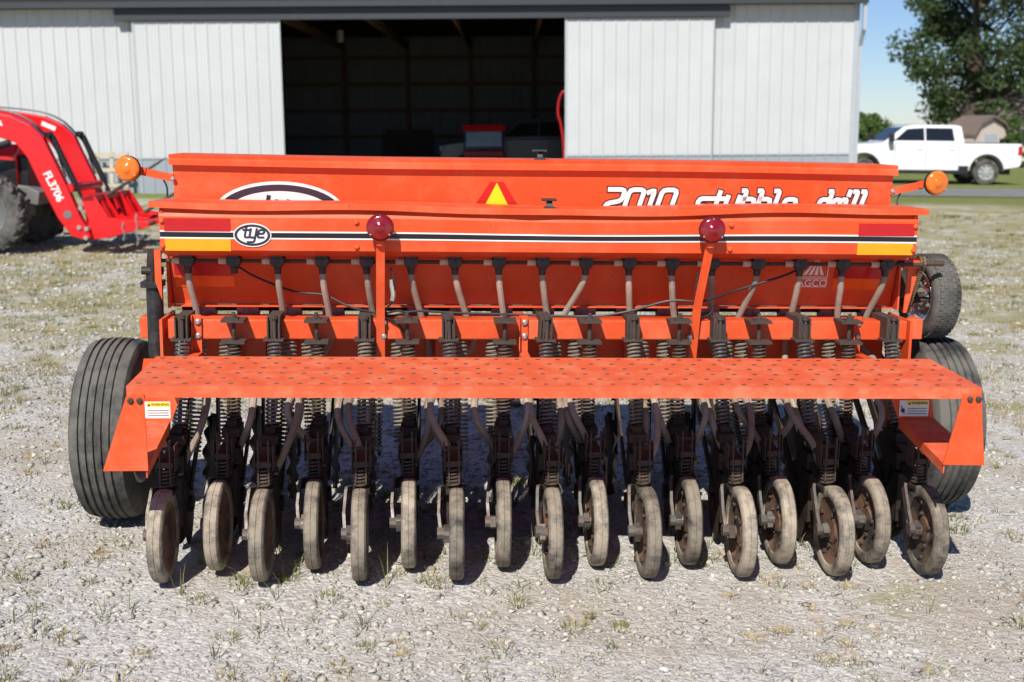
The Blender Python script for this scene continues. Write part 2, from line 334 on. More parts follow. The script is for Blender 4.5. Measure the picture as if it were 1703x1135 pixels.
for (z, hh, mt_, e) in ((1.3095, .021, 'decal_black', .0012), (1.3235, .0065, 'decal_white', .001), (1.2955, .0065, 'decal_white', .001)):
    m = MB(); zz = z
    m.prism([(yR(zz+hh/2)-e-.001, zz+hh/2), (yR(zz-hh/2)-e-.001, zz-hh/2), (yR(zz-hh/2)+.002, zz-hh/2), (yR(zz+hh/2)+.002, zz+hh/2)], -W+.012, W-.012, nx=90, fn=lambda p: (p[0], dent((p[0], p[1], p[2]))[1], dent(p)[2])); m.build('stripe', mt_, rear)
for x0, x1 in ((-1.585, -1.315), (1.345, 1.59)):
    for z, hh, mt_ in ((1.352, .054, 'reflect_red'), (1.269, .05, 'reflect_amber')):
        m = MB(); m.box(x0, x1, -.002, 0, -hh/2, hh/2); m.build('reflector_tape', mt_, rear, (0, yR(z)-.0012, z-.002), rot=(aR, 0, 0))
badge(rear, -1.225, 1.309, lambda z: yR(z)-.002, aR, .078, .05, .052)
def bolt(parent, x, y, z, r=.011, mt_='orange_paint', nm='bolt'):
    m = MB(); m.tube([(0, 0, 0), (0, -.006, 0), (0, -.010, 0)], [r, r, r*.6], 8); return m.build(nm, mt_, parent, (x, y, z), smooth=True)
for x in (-1.594, -.795, .79, 1.592):
    for z in (1.366, 1.262): bolt(rear, x, yR(z)-.001, z)
for x in (-1.594, 1.592): bolt(rear, x, .502, 1.405, .008)
# ---- metering shafts and cups
mb = MB(); mb.cyl((-1.66, .645, 1.184), (1.70, .645, 1.184), .0085, 8); shaft = mb.build('metering_shaft', 'rusty_steel', drill, smooth=True)
cupm = MB(); cupm.box(-.024, .024, -.03, .03, -.022, .024); cupm.box(-.030, .030, -.034, .03, -.012, .014); cupm.tube([(0, 0, -.02), (0, 0, -.036), (0, 0, -.056)], [.022, .016, .015], 10); cupm.tube([(0, -.034, .006), (0, -.037, .006)], .007, 8)
c0 = None; bush0 = None
for k in range(17):
    x = (k-8)*.1905-.012*math.cos(k*2.1)*(k in (1, 12, 16))
    if c0 is None:
        c0 = cupm.build('metering_cup', 'black_plastic', drill, (x, .645, 1.186), bevel=.003); m = MB(); m.cyl((-.066, 0, -.002), (-.030, 0, -.002), .0145, 12); bush0 = m.build('bushing', 'cream_plastic', c0, smooth=True)
    else:
        c = link('metering_cup', c0.data, drill, (x, .645, 1.186)); link('bushing', bush0.data, c)
mb = MB(); mb.cyl((-1.6, .87, .945), (1.6, .87, .945), .011, 8); mb.build('feed_shaft', 'dark_steel', drill, smooth=True)
m = MB(); m.lathe([(-.05, 0), (-.05, .034), (-.02, .036), (-.018, .028), (.012, .028), (.014, .038), (.046, .036), (.046, 0)], 14); m.box(-.03, .035, -.028, .028, -.06, .034); g0 = None
for k in range(17):
    if g0 is None: g0 = m.build('feed_cup', 'grey_casting', drill, ((k-8)*.1905+.03, .87, .945), smooth=True)
    else: link('feed_cup', g0.data, drill, ((k-8)*.1905+.03, .87, .945))
# ---- frame
mb = MB(); mb.box(-1.60, 1.615, .56, .655, .858, .943); beam = mb.build('toolbar', 'orange_paint', drill, bevel=.006)
for sx in (-1, 1):
    m = MB(); m.plate([(sx*1.6165, .70), (sx*1.6165, .946), (sx*1.6285, .946), (sx*1.6285, .70)], .53, .80); m.build('toolbar_end_plate', 'orange_paint', beam)
mb = MB(); mb.box(-1.76, 1.76, .735, .835, .83, .925); axle = mb.build('axle_tube', 'orange_paint', drill, bevel=.006)
mb = MB(); mb.box(-1.58, 1.58, .74, .752, .66, .828); mb.build('frame_skirt', 'orange_paint', drill)
for x in (-1.25, -.42, .09, .42, 1.25):
    m = MB(); m.box(x-.045, x+.045, .66, .735, .72, .90); m.build('frame_gusset', 'orange_paint', drill)
mb = MB(); mb.box(-1.58, 1.58, 1.22, 1.32, .70, .80); mb.build('coulter_toolbar', 'orange_paint', drill, bevel=.006)
for x in (-1.2, -.4, .4, 1.2):
    m = MB(); m.bar((x, .83, .875), (x, 1.24, .76), .06, .07); m.build('frame_rail', 'orange_paint', drill)
    m = MB(); m.bar((x, .95, .86), (x, .98, 1.05), .05, .05); m.build('box_support', 'orange_paint', drill)
mb = MB(); mb.bar((-.75, 1.3, .75), (-.06, 2.9, .55), .09, .1); mb.bar((.75, 1.3, .75), (.06, 2.9, .55), .09, .1); mb.box(-.1, .1, 2.86, 3.2, .5, .6); mb.build('hitch_tongue', 'orange_paint', drill)
m = MB(); m.cyl((0, 3.05, 0.0), (0, 3.05, .52), .035); m.box(-.09, .09, 2.96, 3.14, .0, .012); m.build('hitch_jack', 'dark_steel', drill)
# ---- lamps
def lamp(x, y, z, mt_, arm, face=0):
    m = MB(); R = .056
    m.lathe([(.0, 0), (.0, R*.86), (.012, R), (.022, R*1.02), (.03, R*.98)], 28, Matrix.Rotation(pi/2, 4, 'Z')@Matrix.Scale(-1, 4, (1, 0, 0)))
    b = m.build('lamp', 'black_plastic', drill, (x, y, z), smooth=True, rot=(0, 0, face))
    m = MB(); m.lathe([(.030, R*.985), (.038, R*.93), (.043, R*.75), (.0445, R*.42), (.047, R*.36), (.050, R*.28), (.0525, .0)], 28, Matrix.Rotation(pi/2, 4, 'Z')@Matrix.Scale(-1, 4, (1, 0, 0))); m.build('lens', mt_, b, smooth=50)
    for a in (90, 215, 325):
        q = MB(); q.tube([(0, -.036, 0), (0, -.044, 0)], .0035, 6); q.build('lens_screw', 'zinc_bolt', b, (R*.84*math.cos(math.radians(a)), 0, R*.84*math.sin(math.radians(a))))
    return b
for x, xb in ((-.694, -.70), (.693, .655)):
    lamp(x, .445, 1.35, 'lens_red', None)
    m = MB(); m.bar((x, .447, 1.29), (x*.2+xb*.8, .520, 1.0), .036, .006, up=(0, -1, 0)); m.bar((x*.2+xb*.8, .520, 1.0), (xb, .548, .76), .036, .006, up=(0, -1, 0)); m.tube([(x, .445, 1.30), (x, .445, 1.275)], .02, 10); p = m.build('lamp_post', 'orange_paint', drill)
    for z in (.935, .875): bolt(p, xb*.98, .538, z, .013, 'zinc_bolt')
for x, z, sx in ((-1.797, 1.566, -1), (1.80, 1.540, 1)):
    lamp(x, .83, z, 'lens_amber', None, face=.14*sx)
    m = MB(); m.bar((x-sx*.045, .845, z-.012), (sx*(W+.0), .838, z-.04), .006, .034, up=(0, 0, 1)); m.bar((x-sx*.066, .845, z-.012), (x-sx*.03, .845, z-.006), .02, .03); a = m.build('lamp_arm', 'orange_paint', drill)
    bolt(a, sx*(W-.002), .832, z-.041, .010, 'zinc_bolt')
    m = MB(); m.tube(smoothcurve([(sx*(W+.05), .85, z-.035), (sx*(W+.03), .85, z-.08), (sx*(W+.025), .83, z-.12)], 5), .004, 6); m.build('lamp_wire', 'cable', drill)
# ---- step (two perforated planks) with end stirrups
def stepz(x, y): return .846-.0035*x+.035*(y+.075)
S0, S1, SW = -.314, .164, 1.562
step = None
for a, b in ((S0, -.077), (-.073, S1)):
    m = MB(); t = .003; lip = .042
    pr_ = [(a, 0), (b, 0), (b, -lip), (b-t, -lip), (b-t, -t), (a+t, -t), (a+t, -lip), (a, -lip)]
    m.prism(pr_, -SW, SW, nx=6, fn=lambda p: (p[0], p[1], p[2]+stepz(p[0], p[1])))
    pk = m.build('step_plank', 'orange_step', drill)
    m = MB(); m2 = MB(); rows = 3
    for r in range(rows):
        y = a+.036+r*.079
        for k in range(int(2*SW/.0815)):
            x = -SW+.035+k*.0815+(.0407 if r % 2 else 0)+rng.normal(0, .001)
            if x > SW-.02: continue
            z = stepz(x, y)+.0003; wv = .0095; dv = .015; hv = .0036
            m.add([(x-wv, y, z), (x+wv, y, z), (x+wv*.8, y+dv, z), (x-wv*.8, y+dv, z), (x-wv*.75, y+.001, z+hv), (x+wv*.75, y+.001, z+hv)], [(2, 3, 4, 5), (0, 4, 3), (1, 2, 5)])
            m2.add([(x-wv, y, z), (x+wv, y, z), (x+wv*.75, y+.001, z+hv), (x-wv*.75, y+.001, z+hv)], [(0, 1, 2, 3)])  # solid face coloured dark for the shade inside each louvre hole
    stuff(m.build('tread_louvres', 'orange_step', pk)); stuff(m2.build('louvre_hole_shade', 'dark_steel', pk))
for sx in (-1, 1):
    P = lambda x, y, z: (sx*x, y, z)
    m = MB(); A = [(sx*1.50, .812), (sx*1.563, .805), (sx*1.655, .533), (sx*1.495, .533)] if sx < 0 else [(1.49, .81), (1.558, .81), (1.592, .536), (1.432, .540)]
    m.plate(A, -.322, -.3165); st = m.build('stirrup_front_plate', 'orange_paint', drill)
    for dx in (.018, .05): bolt(st, sx*(1.497+dx), -.323, .792, .011, 'rusty_steel')
    x0, x1 = (1.50, 1.65) if sx < 0 else (1.437, 1.592)
    m = MB(); m.hexa([P(x0, -.314, .536), P(x1, -.314, .536), P(x1+.02, .2, .585), P(x0+.025, .2, .585)], [P(x0, -.314, .542), P(x1, -.314, .542), P(x1+.02, .2, .591), P(x0+.025, .2, .591)])
    m.hexa([P(x0, -.314, .505), P(x0+.005, -.314, .505), P(x0+.03, .2, .55), P(x0+.025, .2, .55)], [P(x0, -.314, .5355), P(x0+.005, -.314, .5355), P(x0+.03, .2, .5845), P(x0+.025, .2, .5845)]); tr = m.build('stirrup_tread', 'orange_step', drill)
    m = MB()
    for r in range(5):
        for c in range(2):
            xx = sx*(x0+.045+c*.06+(.03 if r % 2 else 0)); y = -.25+r*.09; z = .5425+(y+.314)/.514*.049
            m.add([(xx-.012, y, z), (xx+.012, y, z), (xx+.009, y+.017, z), (xx-.009, y+.017, z), (xx-.009, y, z+.006), (xx+.009, y, z+.006)], [(2, 3, 4, 5), (0, 4, 3), (1, 2, 5), (0, 1, 5, 4)])
    m.build('tread_louvres', 'orange_step', tr)
    m = MB(); m.plate([(sx*(x0+.022), .586), (sx*(x1+.02), .586), (sx*(x1-.03), .842), (sx*(x0-.08), .842)], .2, .206); bk = m.build('stirrup_back_plate', 'orange_paint', drill)
    xc = sx*(x0+.085); m = MB(); m.box(xc-.062, xc+.062, .1975, .1995, .60, .668); lb = m.build('warning_label', 'decal_white', bk)
    m = MB(); m.box(xc-.03, xc+.060, .1965, .1973, .648, .665); m.build('label_header', 'decal_yellow', lb)
    m = MB()
    for k in range(3): m.box(xc-.026, xc+.056, .1965, .1973, .632-k*.011, .6345-k*.011)
    m.tube([(xc-.047, .197, .625), (xc-.047, .1962, .625)], .009, 10); m.bar((xc-.055, .1968, .645), (xc-.04, .1968, .61), .004, .001, up=(0, 1, 0)); m.build('label_print', 'decal_navy', lb)
    me = text_mesh('WARNING', .0145, bold=.0002); me.materials.append(MATS['decal_black']); link('label_lettering', me, lb, (xc+.022, .1962, .6565), (pi/2, 0, 0))
    m = MB(); m.plate([(xc-.027, .650), (xc-.015, .650), (xc-.021, .662)], .196, .1963); m.build('hazard_triangle', 'decal_black', lb)
    # step support arm from the toolbar
for x in (-1.475, -.085, 1.385):
    m = MB(); m.bar((x, .55, .965), (x, .55, .775), .036, .008, up=(0, -1, 0)); m.bar((x-.019, .548, .965), (x-.019, .53, .775), .004, .04, up=(0, -1, 0)); m.bar((x, .552, .79), (x, .15, .80), .04, .03); s_ = m.build('step_bracket', 'orange_paint', drill)
    for z in (.935, .875): bolt(s_, x+.004, .544, z, .013, 'zinc_bolt')
# ---- carrying tyres
def rib_tyre(R, wd, ribs):
    p = [(-wd*.36, R*.60), (-wd*.46, R*.68), (-wd*.5, R*.80), (-wd*.485, R*.90), (-wd*.43, R*.962)]
    n = ribs; e = wd*.40
    for i in range(n):
        a = -e+2*e*i/n; b = -e+2*e*(i+1)/n; crown = lambda x: R*(1-.028*(x/e)**2)
        p += [(a+.007, crown(a)), (b-.007, crown(b))]
        if i < n-1: p += [(b-.004, crown(b)-.011), (b+.004, crown(b)-.011)]
    return p+[(wd*.43, R*.962), (wd*.485, R*.90), (wd*.5, R*.80), (wd*.46, R*.68), (wd*.36, R*.60)]
for sx in (-1, 1):
    c = (1.893, .93, .404) if sx > 0 else (-1.885, .83, .404)
    m = MB(); m.lathe(rib_tyre(.408, .245, 6), 56); ty = m.build('carrying_tyre', 'tyre_rubber', drill, c, smooth=35, rot=(0, 0, .02*sx))
    m = MB(); m.lathe([(-.095, .25), (-.105, .24), (-.09, .226), (-.05, .215), (-.02, .15), (-.03, .07), (-.03, 0)], 36); m.lathe([(.095, .25), (.105, .24), (.09, .226), (.05, .215), (-.012, .215)], 36); m.build('rim', 'rim_cream', ty, smooth=True)
    m = MB(); m.cyl((-sx*.20, 0, 0), (sx*.01, 0, 0), .045); m.build('hub', 'dark_steel', ty, smooth=True)
    m = MB(); m.bar((sx*1.685, .79, .90), (sx*1.685, c[1], .38), .02, .11, up=(0, 1, 0)); m.build('wheel_arm', 'orange_paint', drill)
# friction drive wheel on the right tyre
m = MB(); R = .198; m.lathe([(-.06, .125), (-.072, .14), (-.078, .165), (-.07, .186), (-.055, .195), (0, .1985), (.055, .195), (.07, .186), (.078, .165), (.072, .14), (.06, .125)], 44)
for k in range(44):
    for j in range(5):
        a = 2*pi*(k+.5*(j % 2))/44; x = -.05+.025*j; M2 = Matrix.Rotation(a, 4, 'X'); m.box(x-.009, x+.009, -.0095, .0095, .194, .1992, M2)
dw = m.build('drive_tyre', 'tyre_rubber', drill, (1.845, .9, 1.008), smooth=40, rot=(0, 0, .12)); dw.scale = (.86, 1, 1)
m = MB(); m.lathe([(-.058, .128), (-.066, .125), (-.062, .115), (-.03, .108), (-.02, .09), (-.03, .05), (-.045, .04), (-.045, 0)], 30); m.lathe([(.058, .128), (.064, .12), (.03, .11), (-.015, .108)], 30); m.build('rim', 'chrome', dw, smooth=True)
for k in range(5):
    a = 2*pi*k/5; q = MB(); q.cyl((-.028, .062*math.cos(a), .062*math.sin(a)), (-.04, .062*math.cos(a), .062*math.sin(a)), .009, 6); q.build('lug_nut', 'zinc_bolt', dw)
m = MB(); m.cyl((-.14, 0, 0), (.03, 0, 0), .02); m.lathe([(-.125, 0), (-.125, .05), (-.118, .055), (-.111, .05), (-.111, 0)], 18); m.build('hub', 'dark_steel', dw, smooth=True)
m = MB(); m.bar((1.952, .9, 1.02), (1.952, 1.25, .8), .07, .012, up=(1, 0, 0)); m.box(1.962, 1.974, .84, .97, .93, 1.03); m.bar((1.6, 1.25, .78), (2.01, 1.25, .78), .05, .05); m.build('drive_wheel_arm', 'orange_paint', drill)
m = MB()                                   # drive chain
lp = []
for k in range(10): a = pi*k/9; lp.append((.68-.03*math.cos(a), 1.186+.03*math.sin(a)))
for k in range(10): a = pi*k/9; lp.append((.82+.04*math.cos(a), .985-.04*math.sin(a)))
pts = []
for i in range(len(lp)):
    a = Vector(lp[i]); b = Vector(lp[(i+1) % len(lp)]); n = max(1, int((b-a).length/.0125))
    pts += [a+(b-a)*k/n for k in range(n)]
for i, p in enumerate(pts):
    q = pts[(i+1) % len(pts)]
    d = (q-p); o_ = .007 if i % 2 else .010
    for s_ in (-1, 1): m.bar((1.705+s_*o_, p.x-d.x*.15, p.y-d.y*.15), (1.705+s_*o_, q.x+d.x*.15, q.y+d.y*.15), .010, .003, up=(1, 0, 0))
    m.cyl((1.705-.010, p.x, p.y), (1.705+.010, p.x, p.y), .004, 5)
m.build('drive_chain', 'chain_steel', drill)
m = MB(); m.lathe([(-.006, 0), (-.006, .034), (.006, .034), (.006, 0)], 16, Matrix.Translation((1.705, .68, 1.186))); m.cyl((1.6, .68, 1.186), (1.81, .68, 1.186), .012, 8); m.build('drive_sprocket', 'rusty_steel', drill); m = MB(); m.lathe([(-.006, 0), (-.006, .042), (.006, .042), (.006, 0)], 16, Matrix.Translation((1.705, .82, .985))); m.cyl((1.6, .82, .985), (1.84, .86, 1.0), .014, 8); m.build('drive_sprocket', 'rusty_steel', drill)
m = MB(); m.plate([(1.655, 1.21), (1.715, 1.21), (1.66, .96), (1.645, .96)], .69, .698); m.box(1.625, 1.70, .66, .72, 1.165, 1.20); m.build('drive_bracket', 'orange_paint', drill)
# left end lift cylinder
m = MB(); m.cyl((-1.672, .66, .74), (-1.672, .66, 1.07), .036, 16); m.cyl((-1.672, .66, .70), (-1.672, .66, .745), .042, 16); m.box(-1.72, -1.635, .61, .71, 1.07, 1.095); lc = m.build('lift_cylinder', 'black_plastic', drill, smooth=True)
m = MB(); m.bar((-1.675, .65, 1.09), (-1.665, .66, 1.23), .05, .04); m.cyl((-1.72, .65, 1.14), (-1.63, .65, 1.14), .018, 10); m.build('cylinder_clevis', 'dark_steel', lc)
m = MB(); m.plate([(-1.655, 1.10), (-1.655, 1.235), (-1.628, 1.235), (-1.628, 1.02)], .60, .61); m.build('cylinder_bracket', 'orange_paint', lc)
# ---- row units
def spring_mesh(p, q, R, r, turns): m = MB(); m.helix(p, q, R, r, turns); return m
def disc(m, R, th, Mx, n=36, wav=0):
    vs = []; rad = [0, R*.3, R*.62, R*.86, R]
    for sgn in (-1, 1):
        for i, rr in enumerate(rad[1:]):
            for k in range(n):
                a = 2*pi*k/n; wv = wav*math.sin(a*13)*max(0, (rr/R-.55)/.45); vs.append((sgn*th/2*(1 if i < 3 else .2)+wv, rr*math.cos(a), rr*math.sin(a)))
        vs.append((sgn*th/2, 0, 0))
    fs = []; N = 4*n+1
    for s_ in (0, 1):
        b = s_*N
        for i in range(3): fs += [(b+i*n+k, b+i*n+(k+1) % n, b+(i+1)*n+(k+1) % n, b+(i+1)*n+k) for k in range(n)]
        fs += [(b+4*n, b+k, b+(k+1) % n) for k in range(n)]
    fs += [(3*n+k, 3*n+(k+1) % n, N+3*n+(k+1) % n, N+3*n+k) for k in range(n)]
    m.add(vs, fs, Mx)
wheel_R = .181
def make_unit(rear_row):
    yb = .505 if rear_row else .505-.126       # toolbar clamp, relative to the press wheel
    kids = []
    m = MB()
    for s_ in (-1, 1):
        m.bar((s_*.034, yb+.50, .72), (s_*.030, .40, .25), .045, .010, up=(1, 0, 0))
        m.bar((s_*.026, .40, .27), (s_*.026, .36, .52), .07, .008, up=(1, 0, 0))
    m.box(-.021, .021, .31, .42, .20, .53); m.box(-.036, .036, .27, .40, .47, .505); m.box(-.04, .04, .24, .33, .36, .43)
    m.bar((0, .33, .40), (-.005, .10, .345), .046, .03); m.box(-.034, .034, .05, .15, .322, .335)
    m.box(-.028, .028, .24, .31, .13, .34); m.bar((.0, .30, .34), (.0, .25, .10), .05, .02, up=(1, 0, 0))
    body = m.build('row_opener', 'dark_steel', drill)
    if rear_row:
        m = MB(); m.box(-.026, .026, yb-.012, yb+.054, .875, .968); m.box(-.026, .026, yb+.054, yb+.16, .9445, .966); m.box(-.042, .042, yb-.045, yb+.03, .866, .8745); m.box(-.027, -.021, yb-.03, yb-.012, .875, .965); m.box(.021, .027, yb-.03, yb-.012, .875, .965); m.cyl((.004, yb-.028, .85), (.004, yb-.022, .975), .0075, 8); m.tube([(.004, yb-.022, .958), (.004, yb-.022, .972)], .014, 6); kids.append(('toolbar_clamp', m, 'rusty_steel', 0))
    else:
        m = MB(); m.box(-.048, .048, yb-.05, yb+.06, .9455, .956); m.box(-.020, .020, yb-.03, yb+.02, .956, .962); m.cyl((0, yb-.012, .868), (0, yb-.012, .985), .008, 8); m.box(-.05, .05, yb-.05, yb+.03, .855, .866); m.tube([(0, yb-.012, .956), (0, yb-.012, .972)], .014, 6); kids.append(('toolbar_clamp', m, 'rusty_steel', 0))
    sp = spring_mesh((.002, yb-.012, .862), (.002, .345, .47), .027, .0050, 25); kids.append(('down_pressure_spring', sp, 'spring_steel', True))
    m = MB(); m.cyl((.002, yb-.012, .90), (.002, .335, .43), .0085, 8); m.tube([(.002, .348, .478), (.002, .343, .464)], .034, 12); m.helix((.002, .345, .468), (.002, .343, .455), .034, .004, 2); kids.append(('spring_rod', m, 'dark_steel', True))
    sp = spring_mesh((.055 if rear_row else -.05, yb+.10, .85), (.045 if rear_row else -.04, .42, .40), .027, .0052, 27); kids.append(('trip_spring', sp, 'spring_dusty', True))
    for s_ in (-1, 1):
        m = MB(); disc(m, .172, .004, Matrix.Translation((s_*.016, .43, .172))@Matrix.Rotation(s_*.07, 4, 'Z')); m.cyl((s_*.016, .43, .172), (s_*.035, .43, .172), .035, 10); kids.append(('opener_disc', m, 'dark_steel', 30))
    m = MB(); m.helix((0, .10, .345), (0, .105, .425), .027, .0048, 5.5); kids.append(('press_spring', m, 'spring_dark', True))
    m = MB(); m.box(-.03, .03, .075, .135, .428, .45)
    for s_ in (-1, 1): m.box(s_*.020-.003, s_*.020+.003, .07, .085, .36, .54); m.box(s_*.036-.002, s_*.036+.002, .085, .15, .41, .515)
    m.bar((0, .12, .44), (0, .30, .46), .05, .02); m.cyl((-.04, .10, .50), (.04, .10, .50), .007, 6); kids.append(('pressure_adjuster', m, 'rusty_steel', 0))
    m = MB(); m.bar((-.02, .19, .30), (-.060, .085, .322), .012, .045, up=(0, 0, 1)); m.bar((-.060, .100, .325), (-.066, .035, .245), .034, .011, up=(1, 0, 0)); m.bar((-.066, .036, .25), (-.060, .0, .181), .026, .012, up=(1, 0, 0)); m.tube([(-.074, 0, .181), (-.045, 0, .181)], .024, 10); kids.append(('press_wheel_arm', m, 'worn_steel', 0))
    objs = [(n, mm.build(n, mt_, body, smooth=sm), mt_) for n, mm, mt_, sm in kids]
    return body, [o for _, o, _ in objs]
def make_press():
    R = wheel_R; wd = .060
    m = MB(); m.lathe([(-wd*.30, R*.735), (-wd*.43, R*.76), (-wd*.5, R*.84), (-wd*.47, R*.935), (-wd*.36, R*.985), (-wd*.12, R), (-.0015, R), (0, R*.985), (.0015, R), (wd*.12, R), (wd*.36, R*.985), (wd*.47, R*.935), (wd*.5, R*.84), (wd*.43, R*.76), (wd*.30, R*.735)], 44)
    ty = m.build('press_wheel', 'press_rubber', drill, smooth=35)
    m = MB()
    for s_ in (-1, 1): m.lathe([(s_*wd*.30, R*.735), (s_*wd*.36, R*.755), (s_*wd*.33, R*.72), (s_*wd*.20, R*.66), (s_*wd*.10, R*.5), (s_*wd*.10, R*.3), (s_*wd*.2, R*.26), (s_*wd*.2, 0)], 32)
    rim = m.build('rim', 'press_rim', ty, smooth=True)
    hb = []
    m = MB(); m.tube([(-.05, 0, 0), (-.022, 0, 0)], .026, 12); m.tube([(-.068, 0, 0), (-.05, 0, 0)], .015, 6); m.box(-.052, -.03, -.032, .032, -.02, .02); hb.append(m.build('hub', 'worn_steel', ty))
    for k in range(4):
        for rr, r in ((.36, .008), (.62, .0085)):
            a = pi/4+k*pi/2+(.3 if rr > .5 else 0); xx = -wd*(.10 if rr < .5 else .18)
            q = MB(); q.tube([(xx, rr*R*math.cos(a), rr*R*math.sin(a)), (xx-.012, rr*R*math.cos(a), rr*R*math.sin(a))], r, 6); hb.append(q.build('rim_bolt', 'rusty_steel', ty))
    return ty, [rim]+hb
templ = {True: make_unit(True), False: make_unit(False)}
pw, pwk = make_press(); first = {True: True, False: True}; firstp = True
hr0 = random.Random(11)
SPM = ['spring_steel', 'spring_dark', 'spring_steel', 'spring_dusty']
for k in range(17):
    rr = k % 2 == 0; x = (k-8)*.1905; y0 = 0 if rr else .126
    body, kids = templ[rr]
    if first[rr]: b = body; ks = kids; first[rr] = False
    else:
        b = body.copy(); col.objects.link(b); b.parent = drill; ks = []
        for c in kids: c2 = c.copy(); col.objects.link(c2); c2.parent = b; ks.append(c2)
    b.location = (x, y0, 0); b.rotation_euler = (0, hr0.uniform(-.025, .025), hr0.uniform(-.035, .035))
    for c in ks:
        if c.name.startswith('down_pressure') and (k % 4 == 1 or k in (4, 10)):
            c.material_slots[0].link = 'OBJECT'; c.material_slots[0].material = MATS['spring_dark' if k % 4 == 1 else 'spring_dusty']
    if firstp: t_, tk = pw, pwk; firstp = False
    else:
        t_ = pw.copy(); col.objects.link(t_); t_.parent = drill; tk = []
        for c in pwk: c2 = c.copy(); col.objects.link(c2); c2.parent = t_; tk.append(c2)
    t_.location = (x, y0, wheel_R-.004+.003*math.sin(k*3)); t_.rotation_euler = (k*1.3, 0, .02*math.sin(k*5.1))
# coulters ahead of the openers
m = MB(); disc(m, .205, .004, Matrix.Identity(4), 78, .011); cm = None
q = MB(); q.bar((0.03, .06, .55), (.03, .0, .0), .05, .012, up=(1, 0, 0)); q.box(-.035, .035, .02, .12, .50, .60); q.helix((.04, .07, .58), (.04, -.06, .30), .03, .007, 12); q.bar((.0, .08, .56), (0, -.12, .30), .03, .03)
for k in range(17):
    loc = ((k-8)*.1905, 1.22 if k % 2 else 1.06, .205)
    if cm is None: cm = m.build('coulter_blade', 'dark_steel', drill, loc, smooth=30); qm = q.build('coulter_fork', 'dark_steel', cm)
    else: c = link('coulter_blade', cm.data, drill, loc); link('coulter_fork', qm.data, c)
# ---- seed hoses
hb = {0: .02, 2: .01, 3: .02, 4: .022, 5: .042, 6: .05, 7: .026, 8: .03, 9: -.085, 10: .02, 11: .028, 12: .015, 13: -.055, 14: -.01, 15: .012, 16: -.05}
hr = random.Random(3)
for k, dx in hb.items():
    x = (k-8)*.1905-.012*math.cos(k*2.1)*(k in (1, 12, 16)); xe = (k-8)*.1905; ye = .30 if k % 2 == 0 else .42
    j = lambda s_: hr.uniform(-s_, s_)
    sw = hr.choice((-1, 1))*hr.uniform(.05, .14)
    pts = smoothcurve([(x, .645, 1.135), (x+dx*.25, .655, 1.07), (x+dx, .700, .945), (x+dx*1.3+j(.03), .705, .82), (x+dx*.6+sw*.6, .56, .70), (xe+sw, .38, .59), (xe+sw*.5+.02, ye-.07, .47), (xe+.014, ye-.02, .34)], 7)
    m = MB(); m.tube(pts, .0142, 9); m.build('seed_hose', 'hose_grey' if k in (0, 3, 8, 9, 11, 15) else 'hose', drill, smooth=True)
for k in range(17):                        # main seed tubes from the grey feed cups
    x = (k-8)*.1905; sw = hr.choice((-1, 1))*hr.uniform(.04, .12); ye = .30 if k % 2 == 0 else .48
    pts = smoothcurve([(x+.03, .87, .90), (x+.03+sw*.3, .84, .78), (x+sw, .58, .64), (x+sw*1.1, .38, .54), (x+.015, ye, .36)], 6)
    m = MB(); m.tube(pts, .0155, 8); m.build('seed_hose', 'hose', drill, smooth=True)
# ---- wiring
def wire(pts, r=.0055, mt_='cable'): m = MB(); m.tube(smoothcurve(pts, 6), r, 6); return m.build('wiring_cable', mt_, drill, smooth=True)
wire([(-1.33, .655, 1.17), (-1.24, .68, 1.11), (-1.08, .70, 1.045), (-.95, .69, 1.03), (-.84, .66, .985), (-.72, .60, .965), (-.66, .57, .955)])
wire([(-.66, .57, .955), (-.55, .60, .975), (-.38, .62, .965), (-.1, .64, .955), (.2, .63, .95), (.37, .60, .975), (.55, .56, 1.03), (.69, .55, 1.03), (.86, .62, 1.07), (1.08, .64, 1.135), (1.15, .65, 1.17)])
wire([(-.655, .535, 1.17), (-.640, .53, 1.10), (-.655, .535, 1.02), (-.69, .54, .975), (-.64, .55, .94), (-.585, .54, .96), (-.62, .55, .985), (-.70, .55, .965)], .005)
wire([(.665, .53, 1.16), (.655, .53, 1.05), (.66, .54, .99), (.70, .55, .96), (.74, .56, .99), (.72, .56, 1.03)], .005)
wire([(-.655, .535, 1.12), (-.645, .53, 1.06), (-.648, .53, 1.03)], .010, 'grey_casting')
wire([(-.66, .54, .95), (-.62, .545, .92), (-.60, .545, .89)], .004)
# ================================================================== SETTING
# ground: one sheet, fine mesh near the drill
def axis(lo, hi, a, b, fine, coarse_n):
    f = list(np.arange(a, b+1e-6, fine)); g = (np.linspace(0, 1, coarse_n)[1:])**2.2
    return [a-(a-lo)*t for t in g[::-1]]+f+[b+(hi-b)*t for t in g]
gx = axis(-900, 900, -4.5, 4.8, .07, 22); gy = axis(-60, 1500, -2.2, 6.5, .07, 24)
X, Y = np.meshgrid(gx, gy); Z = np.zeros_like(X)
for i in range(X.shape[0]):
    for j in range(X.shape[1]):
        x, y = X[i, j], Y[i, j]
        Z[i, j] = -math.tan(TH)*max(-45, min(45, x))
        if -4.5 <= x <= 4.8 and -2.2 <= y <= 6.5:
            e = min(1, (x+4.5)/.5, (4.8-x)/.5, (y+2.2)/.5, (6.5-y)/.5)
            h = noise.fractal((x*1.3, y*1.3, 3), .9, 2, 4)*.018+noise.noise((x*7, y*7, 1))*.005
            Z[i, j] += e*(h-.012)
ny, nx_ = X.shape
me = bpy.data.meshes.new('ground'); me.from_pydata(np.stack([X, Y, Z], -1).reshape(-1, 3).tolist(), [], [(i*nx_+j, i*nx_+j+1, (i+1)*nx_+j+1, (i+1)*nx_+j) for i in range(ny-1) for j in range(nx_-1)])
